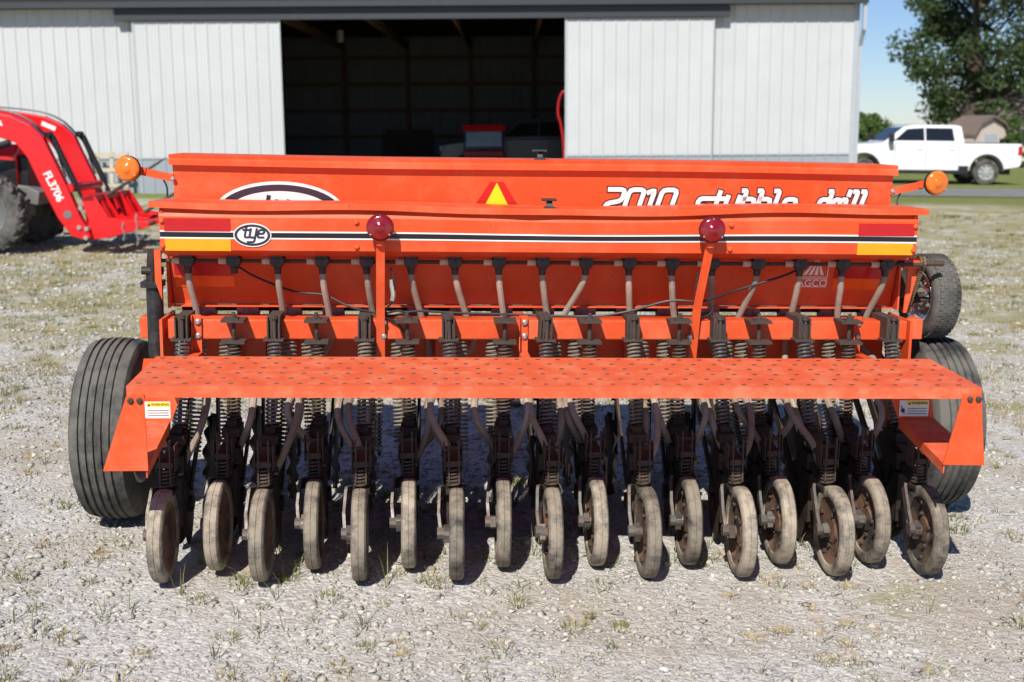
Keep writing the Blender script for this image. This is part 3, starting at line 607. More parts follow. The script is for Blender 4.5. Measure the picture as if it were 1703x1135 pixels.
me.polygons.foreach_set('use_smooth', [True]*len(me.polygons))
gm = bpy.data.materials.new('gravel_ground'); gm.use_nodes = True; n = gm.node_tree.nodes; L = gm.node_tree.links; b = n['Principled BSDF']; b.inputs['Roughness'].default_value = .95; b.inputs['Specular IOR Level'].default_value = .2
tc = n.new('ShaderNodeTexCoord')
def N(t, **kw):
    q = n.new(t)
    for k, v in kw.items(): q.inputs[k].default_value = v
    return q
def ramp(src, a, bb, lo=0., hi=1.):
    r = N('ShaderNodeMapRange'); r.inputs[1].default_value = a; r.inputs[2].default_value = bb; r.inputs[3].default_value = lo; r.inputs[4].default_value = hi; L.new(src, r.inputs[0]); return r.outputs[0]
def mixc(f, a, c):
    q = n.new('ShaderNodeMix'); q.data_type = 'RGBA'
    L.new(f, q.inputs[0])
    for s_, i in ((a, 6), (c, 7)):
        if isinstance(s_, tuple): q.inputs[i].default_value = (*s_, 1)
        else: L.new(s_, q.inputs[i])
    return q.outputs[2]
def math_(op, a, c):
    q = n.new('ShaderNodeMath'); q.operation = op
    for s_, i in ((a, 0), (c, 1)):
        if isinstance(s_, (int, float)): q.inputs[i].default_value = s_
        else: L.new(s_, q.inputs[i])
    return q.outputs[0]
def noise_(sc, det=6, ro=.6):
    q = N('ShaderNodeTexNoise', Scale=sc, Detail=det, Roughness=ro); L.new(tc.outputs['Object'], q.inputs['Vector']); return q.outputs[0]
vo = N('ShaderNodeTexVoronoi', Scale=62.); L.new(tc.outputs['Object'], vo.inputs['Vector'])
vo2 = N('ShaderNodeTexVoronoi', Scale=26.); L.new(tc.outputs['Object'], vo2.inputs['Vector'])
sep = n.new('ShaderNodeSeparateColor'); L.new(vo.outputs['Color'], sep.inputs[0]); sep2 = n.new('ShaderNodeSeparateColor'); L.new(vo2.outputs['Color'], sep2.inputs[0])
grav = mixc(ramp(sep.outputs[0], 0, 1), (.40, .382, .355), (.64, .618, .585)); grav = mixc(ramp(sep2.outputs[1], .45, 1, 0, .5), grav, (.42, .40, .375))
soil = mixc(noise_(30), (.33, .275, .21), (.47, .41, .335))
base = mixc(ramp(noise_(.9, 8, .65), .47, .64, 0, .8), grav, soil)
grassy = mixc(noise_(9), (.19, .20, .07), (.42, .35, .19))
xyz = n.new('ShaderNodeSeparateXYZ'); L.new(tc.outputs['Object'], xyz.inputs[0])
far = ramp(xyz.outputs[1], .5, 7, -.06, .13)
gmask = ramp(math_('ADD', noise_(1.1, 9, .75), far), .52, .64, 0, .85)
base = mixc(gmask, base, grassy)
# lawn beyond the lot
lawn = mixc(noise_(2.2, 7, .7), (.105, .155, .032), (.25, .245, .085))
edge = math_('ADD', xyz.outputs[1], ramp(noise_(.35, 5), .3, .7, -2.2, 2.2))
base = mixc(ramp(edge, 22.5, 25.5), base, lawn)
L.new(base, b.inputs['Base Color'])
bp = N('ShaderNodeBump', Strength=.55, Distance=.009); hsum = math_('ADD', ramp(vo.outputs['Distance'], 0, .7, 1, 0), math_('MULTIPLY', ramp(vo2.outputs['Distance'], 0, .8, 1, 0), 1.3)); L.new(math_('ADD', hsum, noise_(90, 3)), bp.inputs['Height']); L.new(bp.outputs[0], b.inputs['Normal'])
me.materials.append(gm); ground = structure(link('ground', me))
def gz(x, y):
    j = np.searchsorted(gx, x)-1; i = np.searchsorted(gy, y)-1; j = min(max(j, 0), nx_-2); i = min(max(i, 0), ny-2)
    u = (x-gx[j])/(gx[j+1]-gx[j]); v = (y-gy[i])/(gy[i+1]-gy[i])
    return float((Z[i, j]*(1-u)+Z[i, j+1]*u)*(1-v)+(Z[i+1, j]*(1-u)+Z[i+1, j+1]*u)*v)
# loose stones (one uncountable mass)
def ico():
    t = (1+5**.5)/2; v = np.array([(-1, t, 0), (1, t, 0), (-1, -t, 0), (1, -t, 0), (0, -1, t), (0, 1, t), (0, -1, -t), (0, 1, -t), (t, 0, -1), (t, 0, 1), (-t, 0, -1), (-t, 0, 1)])/math.sqrt(1+t*t)
    f = np.array([(0, 11, 5), (0, 5, 1), (0, 1, 7), (0, 7, 10), (0, 10, 11), (1, 5, 9), (5, 11, 4), (11, 10, 2), (10, 7, 6), (7, 1, 8), (3, 9, 4), (3, 4, 2), (3, 2, 6), (3, 6, 8), (3, 8, 9), (4, 9, 5), (2, 4, 11), (6, 2, 10), (8, 6, 7), (9, 8, 1)]); return v, f
iv, if_ = ico()
NS = 100000
u = rng.random(NS*3); yy = -2.0+17*u**2.3; xx = (rng.random(NS*3)*2-1)*(2.6+.42*(yy+2))+.1+.066*(yy+2)
keep = np.array([noise.noise((a*1.1, c*1.1, 8.0)) > -.32+.5*(r-.5) for a, c, r in zip(xx, yy, rng.random(NS*3))]); xx = xx[keep][:NS]; yy = yy[keep][:NS]; NS = len(xx)
sz = np.clip(rng.lognormal(-5.1, .5, NS), .003, .019)*(1+.09*np.clip(yy, 0, 14)); zz = np.array([gz(a, c) for a, c in zip(xx, yy)])
sc = sz[:, None]*rng.uniform(.65, 1.25, (NS, 3)); sc[:, 2] *= .58
ang = rng.uniform(0, 2*pi, NS); V = iv[None]*rng.uniform(.38, 1.5, (NS, 12, 1))*sc[:, None, :]
ca, sa = np.cos(ang)[:, None], np.sin(ang)[:, None]
VX = V[..., 0]*ca-V[..., 1]*sa; VY = V[..., 0]*sa+V[..., 1]*ca
V = np.stack([VX+xx[:, None], VY+yy[:, None], V[..., 2]+(zz+sz*.22)[:, None]], -1).reshape(-1, 3)
Fs = (if_[None]+12*np.arange(NS)[:, None, None]).reshape(-1, 3)
me = bpy.data.meshes.new('gravel_stones'); me.vertices.add(len(V)); me.vertices.foreach_set('co', V.astype('f').ravel()); me.loops.add(Fs.size); me.loops.foreach_set('vertex_index', Fs.astype('i').ravel()); me.polygons.add(len(Fs)); me.polygons.foreach_set('loop_start', np.arange(0, Fs.size, 3, dtype='i')); me.update()
ca_ = me.color_attributes.new('tone', 'FLOAT_COLOR', 'POINT'); tone = np.ones((NS, 12, 4), 'f'); g_ = rng.normal(.42, .07, NS).clip(.24, .62); wm = rng.uniform(0, 1, NS)
tone[..., 0] = (g_*(1+.04*wm))[:, None]; tone[..., 1] = (g_*.97)[:, None]; tone[..., 2] = (g_*(.92-.14*wm))[:, None]; ca_.data.foreach_set('color', tone.ravel())
sm = mat('stone', (.4, .4, .4), .9, bump=.25, bscale=120, spec=.25); at = sm.node_tree.nodes.new('ShaderNodeVertexColor'); at.layer_name = 'tone'
bs = sm.node_tree.nodes['Principled BSDF']; sm.node_tree.links.new(at.outputs[0], bs.inputs['Base Color']); me.materials.append(sm)
st = stuff(link('gravel_stones', me)); st['label'] = 'pale grey crushed stone scattered over the lot'; st['category'] = 'gravel'
# grass tufts
def tufts(name, mt_, pts, hmin, hmax, nb, spread, label):
    vs = []; fs = []
    for (x, y, s_) in pts:
        z = gz(x, y)-.004
        for _ in range(rng.integers(nb[0], nb[1])):
            a = rng.uniform(0, 2*pi); r = spread*s_*math.sqrt(rng.random()); h = rng.uniform(hmin, hmax)*s_; ln = rng.uniform(.2, 1.3)*h; wv = rng.uniform(.0010, .0022)*(.7+.5*s_)*(1+max(0, y)*.06)
            bx, by = x+r*math.cos(a), y+r*math.sin(a); dx, dy = math.cos(a)*ln, math.sin(a)*ln; px, py = -math.sin(a)*wv, math.cos(a)*wv; k = len(vs)
            vs += [(bx-px, by-py, z), (bx+px, by+py, z), (bx+dx*.35-px*.8, by+dy*.35-py*.8, z+h*.6), (bx+dx*.35+px*.8, by+dy*.35+py*.8, z+h*.6), (bx+dx, by+dy, z+h)]
            fs += [(k, k+1, k+3, k+2), (k+2, k+3, k+4)]
    me = bpy.data.meshes.new(name); me.from_pydata(vs, [], fs); me.materials.append(MATS[mt_]); o = stuff(link(name, me)); o['label'] = label; o['category'] = 'grass'
def scatter(nn, y0, y1, p, thr, seed):
    out = []
    while len(out) < nn:
        y = y0+(y1-y0)*rng.random()**p; x = (rng.random()*2-1)*(2.4+.45*(y+2))+.1+.066*y
        if noise.noise((x*1.4, y*1.4, seed)) > thr+rng.normal(0, .18): out.append((x, y, rng.uniform(.45, 1.25)))
    return out
tufts('green_grass_tufts', 'blade_green', scatter(620, -1.9, 9, 1.3, .05, 2), .012, .038, (26, 54), .045, 'short green grass tufts growing through the gravel')
tufts('green_grass_patches', 'blade_green', scatter(2100, 3, 22, 1.2, .12, 5), .03, .07, (12, 24), .09, 'patches of green grass across the lot behind the drill')
tufts('dry_grass_tufts', 'blade_dry', scatter(760, -1.9, 9, 1.3, .02, 9), .010, .034, (24, 50), .045, 'dry straw coloured grass tufts in the gravel')
tufts('dry_grass_patches', 'blade_dry', scatter(3000, 2.5, 22, 1.2, .1, 12), .025, .06, (10, 20), .09, 'patches of dry grass across the lot behind the drill')
tufts('weed_sprigs', 'blade_grey', scatter(260, -1.9, 4, 1.2, .1, 15), .03, .09, (3, 8), .02, 'thin grey green weed sprigs in the gravel')
tufts('tall_grass_blades', 'blade_green', [(-1.42+i*.381+rng.normal(0, .05), rng.uniform(-.12, .25), rng.uniform(.8, 1.5)) for i in range(9)]+[(-1.5+rng.random()*3.2, rng.uniform(.0, .5), 1) for _ in range(26)], .06, .13, (4, 9), .03, 'longer green grass blades around the press wheels')
# road
def strip(name, mt_, pts, dz):
    me = bpy.data.meshes.new(name); vs = []
    for (x, y0, y1) in pts: vs += [(x, y0, ground_z(max(-45, min(45, x)), 0)+dz), (x, y1, ground_z(max(-45, min(45, x)), 0)+dz)]
    me.from_pydata(vs, [], [(2*i, 2*i+2, 2*i+3, 2*i+1) for i in range(len(pts)-1)]); me.materials.append(MATS[mt_]); return structure(link(name, me))
mat('asphalt', (.20, .195, .185), .9, var=.15, scale=2, bump=.2, bscale=60)
strip('road', 'asphalt', [(x, 29.0-.066*x, 34.0-.066*x) for x in (10.5, 20, 30, 45, 60, 90)], .02)
# ------------------------------------------------------------------ barn
yaw = YAW
bo = Vector(cl)+Vector((math.sin(yaw), math.cos(yaw), 0))*30.5; bo.z = 0
barn = tag(empty('barn', bo, (0, 0, -yaw)), 'white ribbed metal barn with grey wainscot and a wide open sliding doorway', 'barn')
PX = 64.9
def bx(u): return (u-851.5)/65.8-.03
XL, XR = -16.0, bx(1408); D0, D1, D2, D3 = bx(240), bx(478), bx(935), bx(1175); ZT = 4.34; ZW = 1.03; DEP = 15.0
def sheet(wd, h):                         # ribbed steel sheet, 0 at lower left, facing -y
    m = MB(); poly = []; n = 3; s_ = wd/n
    for i in range(n):
        x = i*s_; poly += [(x, -.020), (x+.018, -.020), (x+.038, 0), (x+s_*.36, 0), (x+s_*.38, -.004), (x+s_*.44, -.004), (x+s_*.46, 0), (x+s_*.66, 0), (x+s_*.68, -.004), (x+s_*.74, -.004), (x+s_*.76, 0), (x+s_-.02, 0)]
    poly.append((wd, -.020)); k = len(poly)
    m.add([(x, y, 0) for x, y in poly]+[(x, y, h) for x, y in poly]+[(x, .004+y*0, 0) for x, y in poly]+[(x, .004, h) for x, y in poly], [(i, i+1, k+i+1, k+i) for i in range(k-1)]+[(2*k+i+1, 2*k+i, 3*k+i, 3*k+i+1) for i in range(k-1)]+[(k+i, k+i+1, 3*k+i+1, 3*k+i) for i in range(k-1)])
    return m
SH = .914
cache = {}
def sheets(parent, x0, x1, z0, z1, y, mt_, nm='wall_panel'):
    n = max(1, round((x1-x0)/SH)); wd = (x1-x0)/n; key = (round(wd, 3), round(z1-z0, 3), mt_)
    for i in range(n):
        if key not in cache: o = sheet(wd, z1-z0).build(nm, mt_, parent, (x0+i*wd, y, z0)); cache[key] = o.data
        else: link(nm, cache[key], parent, (x0+i*wd, y, z0))
for a, c in ((XL, D1-.05), (D2+.05, XR-.1)):
    sheets(barn, a, c, ZW, ZT+.28, 0, 'barn_white'); sheets(barn, a, c, -.5, ZW-.03, 0, 'barn_grey', 'wainscot_panel')
    m = MB(); m.box(a, c, -.03, -.021, ZW-.035, ZW+.005); m.build('wainscot_trim', 'barn_trim', barn)
    m = MB(); m.box(a, c, .012, .05, -.5, ZT+.3); m.build('light_block_backing', 'barn_inside', barn)  # extra layer added behind the sheets to block light from the interior
for a, c in ((D0, D1), (D2, D3)):
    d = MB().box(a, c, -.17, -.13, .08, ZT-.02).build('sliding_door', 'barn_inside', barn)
    sheets(d, a+.03, c-.03, ZW, ZT-.03, -.1745, 'barn_white', 'door_panel'); sheets(d, a+.03, c-.03, .1, ZW-.03, -.1745, 'barn_grey', 'door_wainscot_panel')
    for x in (a, c-.03):
        m = MB(); m.box(x, x+.03, -.20, -.172, .08, ZT); m.build('door_edge_trim', 'barn_trim', d)
    m = MB(); m.box(a+.03, c-.03, -.20, -.195, ZW-.035, ZW+.005); m.build('door_trim', 'barn_trim', d)
m = MB(); m.box(D0-.4, D3+.35, -.26, -.12, ZT-.01, ZT+.27); m.build('door_track', 'barn_dark', barn)
m = MB(); m.box(XL-.2, XR+.12, -.42, -.30, ZT+.28, ZT+.42); m.prism([(-.42, ZT+.42), (-.30, ZT+.42), (-.31, ZT+.55), (-.47, ZT+.55)], XL-.2, XR+.12); m.build('gutter', 'barn_dark', barn)
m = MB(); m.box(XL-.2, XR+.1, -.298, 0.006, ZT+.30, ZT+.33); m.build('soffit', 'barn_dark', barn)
RS = .30
sl = Matrix.Identity(4)
for s_ in (0, 1):
    m = MB(); yb_ = -.52 if s_ == 0 else DEP+.52; ym = DEP/2; z0 = ZT+.56; z1 = z0+(ym+.52)*RS
    m.hexa([(XL-.4, yb_, z0), (XR+.4, yb_, z0), (XR+.4, ym, z1), (XL-.4, ym, z1)], [(XL-.4, yb_, z0+.05), (XR+.4, yb_, z0+.05), (XR+.4, ym, z1+.05), (XL-.4, ym, z1+.05)])
    n = int((XR-XL+.8)/.305)
    for i in range(n):
        x = XL-.38+i*.305; m.hexa([(x, yb_, z0+.051), (x+.05, yb_, z0+.051), (x+.05, ym, z1+.051), (x, ym, z1+.051)], [(x+.012, yb_, z0+.075), (x+.038, yb_, z0+.075), (x+.038, ym, z1+.075), (x+.012, ym, z1+.075)])
    m.build('roof', 'barn_trim', barn)
    m = MB(); m.hexa([(XL, max(yb_, .1) if s_ == 0 else DEP-.05, z0+(.1+.52)*RS-.14), (XR-.07, max(yb_, .1) if s_ == 0 else DEP-.05, z0+(.1+.52)*RS-.14), (XR-.07, ym, z1-.12), (XL, ym, z1-.12)], [(XL, max(yb_, .1) if s_ == 0 else DEP-.05, z0+(.1+.52)*RS-.11), (XR-.07, max(yb_, .1) if s_ == 0 else DEP-.05, z0+(.1+.52)*RS-.11), (XR-.07, ym, z1-.09), (XL, ym, z1-.09)]); m.build('roof_shade_sheet', 'roof_shade_sheet', barn)  # dark sheet added below the roof slab to paint its underside shaded
for x, nm in ((XL, 'l'), (XR, 'r')):       # gable ends
    m = MB(); zt = ZT+.55; m.prism([(0.0, -.5), (DEP, -.5), (DEP, zt), (DEP/2, zt+DEP/2*RS), (0.0, zt)], x-.06, x); m.build('gable_wall', 'barn_grey', barn)
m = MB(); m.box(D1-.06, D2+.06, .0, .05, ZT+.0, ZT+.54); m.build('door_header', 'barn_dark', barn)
m = MB(); m.box(XR-.1, XR+.02, -.035, .1, -.5, ZT+.3); m.build('corner_trim', 'barn_trim', barn)
m = MB(); m.box(XR+.02, XR+.10, -.36, -.26, ZT-.35, ZT+.3); m.bar((XR+.06, -.3, ZT-.3), (XR+.06, -.02, ZT-.7), .08, .1); m.box(XR+.02, XR+.1, -.07, .0, -.3, ZT-.68); m.build('downspout', 'barn_trim', barn)
# inside
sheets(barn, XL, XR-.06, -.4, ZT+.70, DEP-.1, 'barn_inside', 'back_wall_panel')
x = XL+.6
while x < XR:
    m = MB(); m.box(x-.075, x+.075, DEP-.36, DEP-.21, -.4, ZT+.5); m.build('post', 'timber', barn); x += 2.30
for k in range(5):
    m = MB(); z = .35+k*.95; m.box(XL, XR-.1, DEP-.205, DEP-.165, z, z+.14); m.build('girt', 'timber', barn)
x = XL+.6
while x < XR:
    m = MB(); m.box(x-.04, x+.04, .3, DEP-.2, ZT+.18, ZT+.42); m.build('truss_chord', 'timber', barn); x += 2.30
m = MB(); m.box(XL, XR-.06, .06, DEP-.1, -.08, .02); m.build('floor_slab', 'concrete', barn)
m = MB(); m.cyl((bx(573)*1.2, 6, ZT+.2), (bx(573)*1.2, 6, ZT-.15), .1, 10); m.build('hanging_lamp', 'grey_casting', barn)
def bpt(u, v, y):                          # barn-local point seen at photo pixel (u,v) at local depth y
    d = cf+cr*(u-851.5)/F_PX+cu*(567.5-v)/F_PX; R = Matrix.Rotation(yaw, 3, 'Z'); o_ = R@(Vector(cl)-bo); dd = R@d; t = (y-o_.y)/dd.y; return o_+dd*t
def in_barn(name, label, cat, p): o = tag(empty(name, barn.matrix_basis@Vector(p), (0, 0, -yaw)), label, cat); return o
# leaning board
p = bpt(678, 262, 13.5); o = in_barn('plywood_board', 'brown plywood sheet leaning on the back wall inside the barn', 'board', (p.x, 13.5, .02))
m = MB(); m.prism([(0, 0), (.02, 0), (.52, 1.62), (.50, 1.62)], -.83, .83); m.build('board_sheet', 'board_brown', o); m = MB(); m.prism([(-.004, .3), (.0, .28), (.35, 1.45), (.345, 1.47)], -.6, -.5); m.build('batten', 'timber', o)
# utility vehicle
p = bpt(805, 262, 5.5); o = in_barn('utility_vehicle', 'red roofed utility vehicle with a pale windshield inside the barn', 'utility vehicle', (p.x, 5.5, .02))
m = MB(); m.box(-.6, .6, -.2, 2.0, .45, 1.02); m.box(-.55, .55, -.7, -.2, .5, .85); m.build('body', 'tractor_red_dull', o, bevel=.06)
m = MB(); m.prism([(.0, 1.59), (1.5, 1.59), (1.5, 1.72), (.1, 1.76)], -.62, .62); m.build('roof', 'tractor_red', o, bevel=.02)
m = MB(); m.prism([(-.09, 1.14), (-.07, 1.14), (.04, 1.56), (.02, 1.56)], -.52, .52); m.build('windshield', 'windshield', o)
for sx in (-1, 1):
    m = MB(); m.bar((sx*.57, -.12, .95), (sx*.57, .06, 1.6), .05, .05); m.build('roof_post', 'tractor_black', o); m = MB(); m.bar((sx*.57, 1.4, .95), (sx*.57, 1.45, 1.6), .05, .05); m.build('roof_post', 'tractor_black', o)
    for y in (-.35, 1.6):
        m = MB(); m.lathe([(-.11, .17), (-.13, .27), (-.09, .31), (.09, .31), (.13, .27), (.11, .17), (.05, .15), (.05, 0)], 20, Matrix.Translation((sx*.6, y, .31))); m.build('wheel', 'tyre_rubber', o, smooth=True)
    m = MB(); m.lathe([(0, 0), (0, .09), (.03, .08)], 14, Matrix.Translation((sx*.38, -.69, .74))@Matrix.Rotation(-pi/2, 4, 'Z')); m.build('headlight', 'zinc_bolt', o)
# dark pickup in the barn
def wheel_at(parent, x, y, r, wd, rimmat='wheel_silver', nm='wheel', tm='tyre_rubber'):
    m = MB(); m.lathe([(-wd*.4, r*.62), (-wd*.5, r*.75), (-wd*.48, r*.92), (-wd*.38, r), (wd*.38, r), (wd*.48, r*.92), (wd*.5, r*.75), (wd*.4, r*.62)], 36, Matrix.Rotation(pi/2, 4, 'Z')); t = m.build(nm, tm, parent, (x, y, r), smooth=40)
    m = MB(); Mz = Matrix.Rotation(pi/2, 4, 'Z')
    for s_ in (-1, 1):
        m.lathe([(s_*wd*.4, r*.62), (s_*wd*.44, r*.6), (s_*wd*.38, r*.56), (s_*wd*.2, r*.5), (s_*wd*.2, 0)], 30, Mz)
        m.lathe([(s_*wd*.2, r*.16), (s_*wd*.42, r*.15), (s_*wd*.44, 0)], 14, Mz)
        for k in range(8):
            a = 2*pi*k/8; m.bar((r*.13*math.cos(a), -s_*-wd*.36, r*.13*math.sin(a)), (r*.56*math.cos(a), s_*wd*.33, r*.56*math.sin(a)), r*.12, wd*.12, up=(0, 1, 0))
    m.build('rim', rimmat, t, smooth=30)
    return t
def pickup(o, paint, glass, x_off=0):
    """crew cab pickup, front towards -x, near side at y = -1.0; o is its ground origin under the rear axle"""
    WB = 4.06; fx = -WB; r = .42
    def arch(cx, n=10): return [(cx-.54*math.cos(pi*k/n)*-1*-1, .40+.56*math.sin(pi*k/n)) for k in range(n+1)]
    low = [(fx-1.02, .55), (fx-.98, .98), (fx-.90, 1.18), (fx-.2, 1.28), (fx+.62, 1.335), (1.06, 1.36), (1.12, 1.34), (1.14, .72), (1.08, .60), (.60, .52)]
    low += [(x, z) for x, z in [(.54*math.cos(pi*k/12), .44+.52*math.sin(pi*k/12)) for k in range(13)]]
    low += [(-.62, .46), (fx+.66, .46)]+[(fx+.56*math.cos(pi*k/12), .44+.52*math.sin(pi*k/12)) for k in range(13)]+[(fx-.62, .5)]
    m = MB(); m.plate(low, -1.0, 1.0); body = m.build('body', paint, o, bevel=.035)
    A = [(fx+.60, 1.335), (fx+1.30, 1.86), (fx+1.62, 1.935), (fx+3.05, 1.94), (fx+3.22, 1.90), (fx+3.30, 1.36)]
    m = MB(); k = len(A); tw = lambda z: .95-.20*(z-1.33)/.6
    m.add([(x, -tw(z), z) for x, z in A]+[(x, tw(z), z) for x, z in A], [tuple(range(k)), tuple(range(2*k-1, k-1, -1))]+[(i, k+i, k+(i+1) % k, (i+1) % k) for i in range(k)]); cab = m.build('cab', paint, o, bevel=.03)
    for s_ in (-1, 1):
        for P_ in ([(fx+.98, 1.42), (fx+1.42, 1.80), (fx+1.98, 1.84), (fx+1.98, 1.42)], [(fx+2.03, 1.42), (fx+2.03, 1.84), (fx+2.92, 1.84), (fx+2.98, 1.42)]):
            m = MB(); m.add([(x, s_*(tw(z)+.006), z) for x, z in P_]+[(x, s_*(tw(z)-.02), z) for x, z in P_], [(0, 1, 2, 3), (7, 6, 5, 4)]+[(i, 4+i, 4+(i+1) % 4, (i+1) % 4) for i in range(4)]); m.build('side_window', glass, cab)
        for x in (fx+1.0, fx+2.02, fx+3.08):
            m = MB(); m.box(x, x+.012, s_*1.0-.004, s_*1.0+.004, .62, 1.32); m.build('door_gap', 'truck_black', body)
        for x in (fx+1.72, fx+2.78): m = MB(); m.box(x, x+.2, s_*1.0-.028, s_*1.0+.028, 1.14, 1.18); m.build('door_handle', paint, body, bevel=.008)
        m = MB(); m.box(fx+.78, fx+.90, s_*1.0 if s_ > 0 else -1.28, 1.28 if s_ > 0 else s_*1.0, 1.40, 1.45); m.box(fx+.74, fx+.88, min(s_*1.08, s_*1.30), max(s_*1.08, s_*1.30), 1.38, 1.66); m.build('side_mirror', 'truck_black', o, bevel=.03)
        m = MB(); m.box(fx+.66, -.66, min(s_*.90, s_*1.06), max(s_*.90, s_*1.06), .36, .44); m.build('running_board', 'truck_black', o)
        m = MB(); m.box(-.66-.28, -.60, s_*.95-.06, s_*.95+.062, .36, .62); m.build('rocker_flare', 'truck_black', o)
        m = MB(); m.box(1.0, 1.125, s_*.86-.145, s_*.86+.146, .98, 1.28); m.build('tail_light', 'tail_red', o)
        m = MB(); m.box(fx-1.0, fx-.85, s_*.8-.16, s_*.8+.19, .95, 1.14); m.build('headlight', 'windshield', o, bevel=.02)
        for cx in (0, fx):
            m = MB(); vs = []
            for rr in (.53, .58):
                vs += [(cx+rr*math.cos(pi*k/14), s_*1.008, .44+rr*math.sin(pi*k/14)) for k in range(15)]
            m.add(vs, [(k, k+1, 16+k, 15+k) for k in range(14)]); m.build('wheel_arch_trim', 'truck_black', body)
    m = MB(); m.add([(fx+.70, -.88, 1.40), (fx+.70, .88, 1.40), (fx+1.285, .78, 1.84), (fx+1.285, -.78, 1.84)], [(0, 1, 2, 3)], Matrix.Translation((-.012, 0, .014))); m.build('windshield', glass, cab)
    m = MB(); m.box(-.72, 1.02, -.82, .82, 1.3, 1.368); m.build('bed_opening', 'truck_black', body)
    m = MB(); m.box(1.08, 1.28, -.98, .98, .58, .80); m.build('rear_bumper', 'truck_black', o, bevel=.03)
    m = MB(); m.box(fx-1.16, fx-.95, -.98, .98, .52, .80); m.build('front_bumper', 'chrome', o, bevel=.04); m = MB(); m.box(fx-1.04, fx-.94, -.62, .62, .82, 1.16); m.build('grille', 'truck_black', o)
    m = MB(); m.box(fx-.3, .9, -.7, .7, .34, .58); m.cyl((0, -.8, r), (0, .8, r), .09); m.build('chassis', 'truck_black', o)
    for cx in (0, fx):
        for s_ in (-1, 1): wheel_at(o, cx, s_*.87, r, .27)
p = bpt(905, 262, 6.5); o = in_barn('pickup_truck', 'dark grey pickup parked in shade inside the barn', 'truck', (p.x+1.9, 7.6, .02)); mat('paint_dark', (.06, .06, .065), .3, var=.05, coat=.4); pickup(o, 'paint_dark', 'glass_dark')
p = bpt(186, 318, -.45); o = in_barn('slatted_frame', 'pale slatted frame standing against the grey barn wainscot behind the loader', 'frame', (p.x, -.45, ground_z(p.x, 0)+.0))
mat('pale_wood', (.50, .44, .34), .8, var=.15, scale=6)
for x in (-.36, .0, .36):
    m = MB(); m.prism([(0, 0), (.05, 0), (.20, .98), (.15, .98)], x-.045, x+.045); m.build('upright', 'pale_wood', o)
for k, z in enumerate((.12, .5, .86)):
    m = MB(); m.box(-.42, .42, -.03+z*.155, -.004+z*.155, z, z+.1); m.build('slat', 'pale_wood', o)
# red hand rail / hoist pipe by the door
p = bpt(931, 200, 1.2); o = in_barn('auger_pipe', 'curved red pipe standing just inside the open barn doorway', 'pipe', (p.x, 1.2, .02))
m = MB(); m.tube(smoothcurve([(.12, 0, 0), (.10, 0, 1.2), (.03, 0, 1.75), (-.04, 0, 2.0), (-.03, 0, 2.32), (.06, 0, 2.56), (.16, 0, 2.6)], 7), .035, 10); m.build('pipe', 'tractor_red_dull', o, smooth=True); m = MB(); m.box(-.05, .3, -.15, .15, 0, .05); m.build('foot', 'dark_steel', o)
# ------------------------------------------------------------------ white pickup on the right
R_ = Matrix.Rotation(-yaw, 3, 'Z')
def cpt(u, v, D): return Vector(cl)+D*(cf+cr*(u-851.5)/F_PX+cu*(567.5-v)/F_PX)
p = cpt(1641, 308, 41.2); tk = tag(empty('pickup_truck', (p.x, p.y+1.0, ground_z(p.x, 0)+.0), (0, TH, -yaw)), 'white crew cab pickup truck parked beyond the barn corner', 'truck'); pickup(tk, 'truck_white', 'glass_dark'); tk.scale = (1.03, 1.03, 1.03)
# ------------------------------------------------------------------ shed, house, trees
def on_ground(u, D, extra=0): q = cpt(u, 300, D); return Vector((q.x, q.y, ground_z(min(45, q.x), 0)+extra))
p = on_ground(1643, 62); o = tag(empty('garden_shed', p, (0, 0, .4)), 'pinkish beige shed with brown gambrel roof behind the white truck', 'shed')
g = [(-1.2, 0), (1.2, 0), (1.2, 1.55), (.8, 2.15), (0, 2.5), (-.8, 2.15), (-1.2, 1.55)]
m = MB(); m.plate(g, 0, 1.7); m.build('wall', 'shed_siding', o)
m = MB()
for a, c in zip(g[2:6], g[3:7]):
    m.hexa([(a[0]*1.06, -.2, a[1]+.02), (c[0]*1.06, -.2, c[1]+.02), (c[0]*1.06, 1.9, c[1]+.02), (a[0]*1.06, 1.9, a[1]+.02)], [(a[0]*1.06, -.2, a[1]+.14), (c[0]*1.06, -.2, c[1]+.14), (c[0]*1.06, 1.9, c[1]+.14), (a[0]*1.06, 1.9, a[1]+.14)])
m.build('roof', 'roof_brown', o); m = MB(); m.box(-.45, .45, -.03, 0, .05, 1.7); m.build('door', 'barn_trim', o); m = MB(); m.box(.65, 1.0, -.03, 0, 1.0, 1.45); m.build('window', 'glass_dark', o)
p = on_ground(1745, 75); o = tag(empty('house', p, (0, 0, -.1)), 'low house with dark brown roof under the oak trees', 'house')
m = MB(); m.box(-3.2, 4, 0, 6, 0, 2.6); m.build('wall', 'shed_siding', o); m = MB(); m.prism([(-.4, 2.55), (6.4, 2.55), (3, 4.6)], -3.5, 4.3); m.build('roof', 'roof_brown', o); m = MB(); m.box(-2.2, -1.2, -.03, 0, 1, 2); m.build('window', 'glass_dark', o)
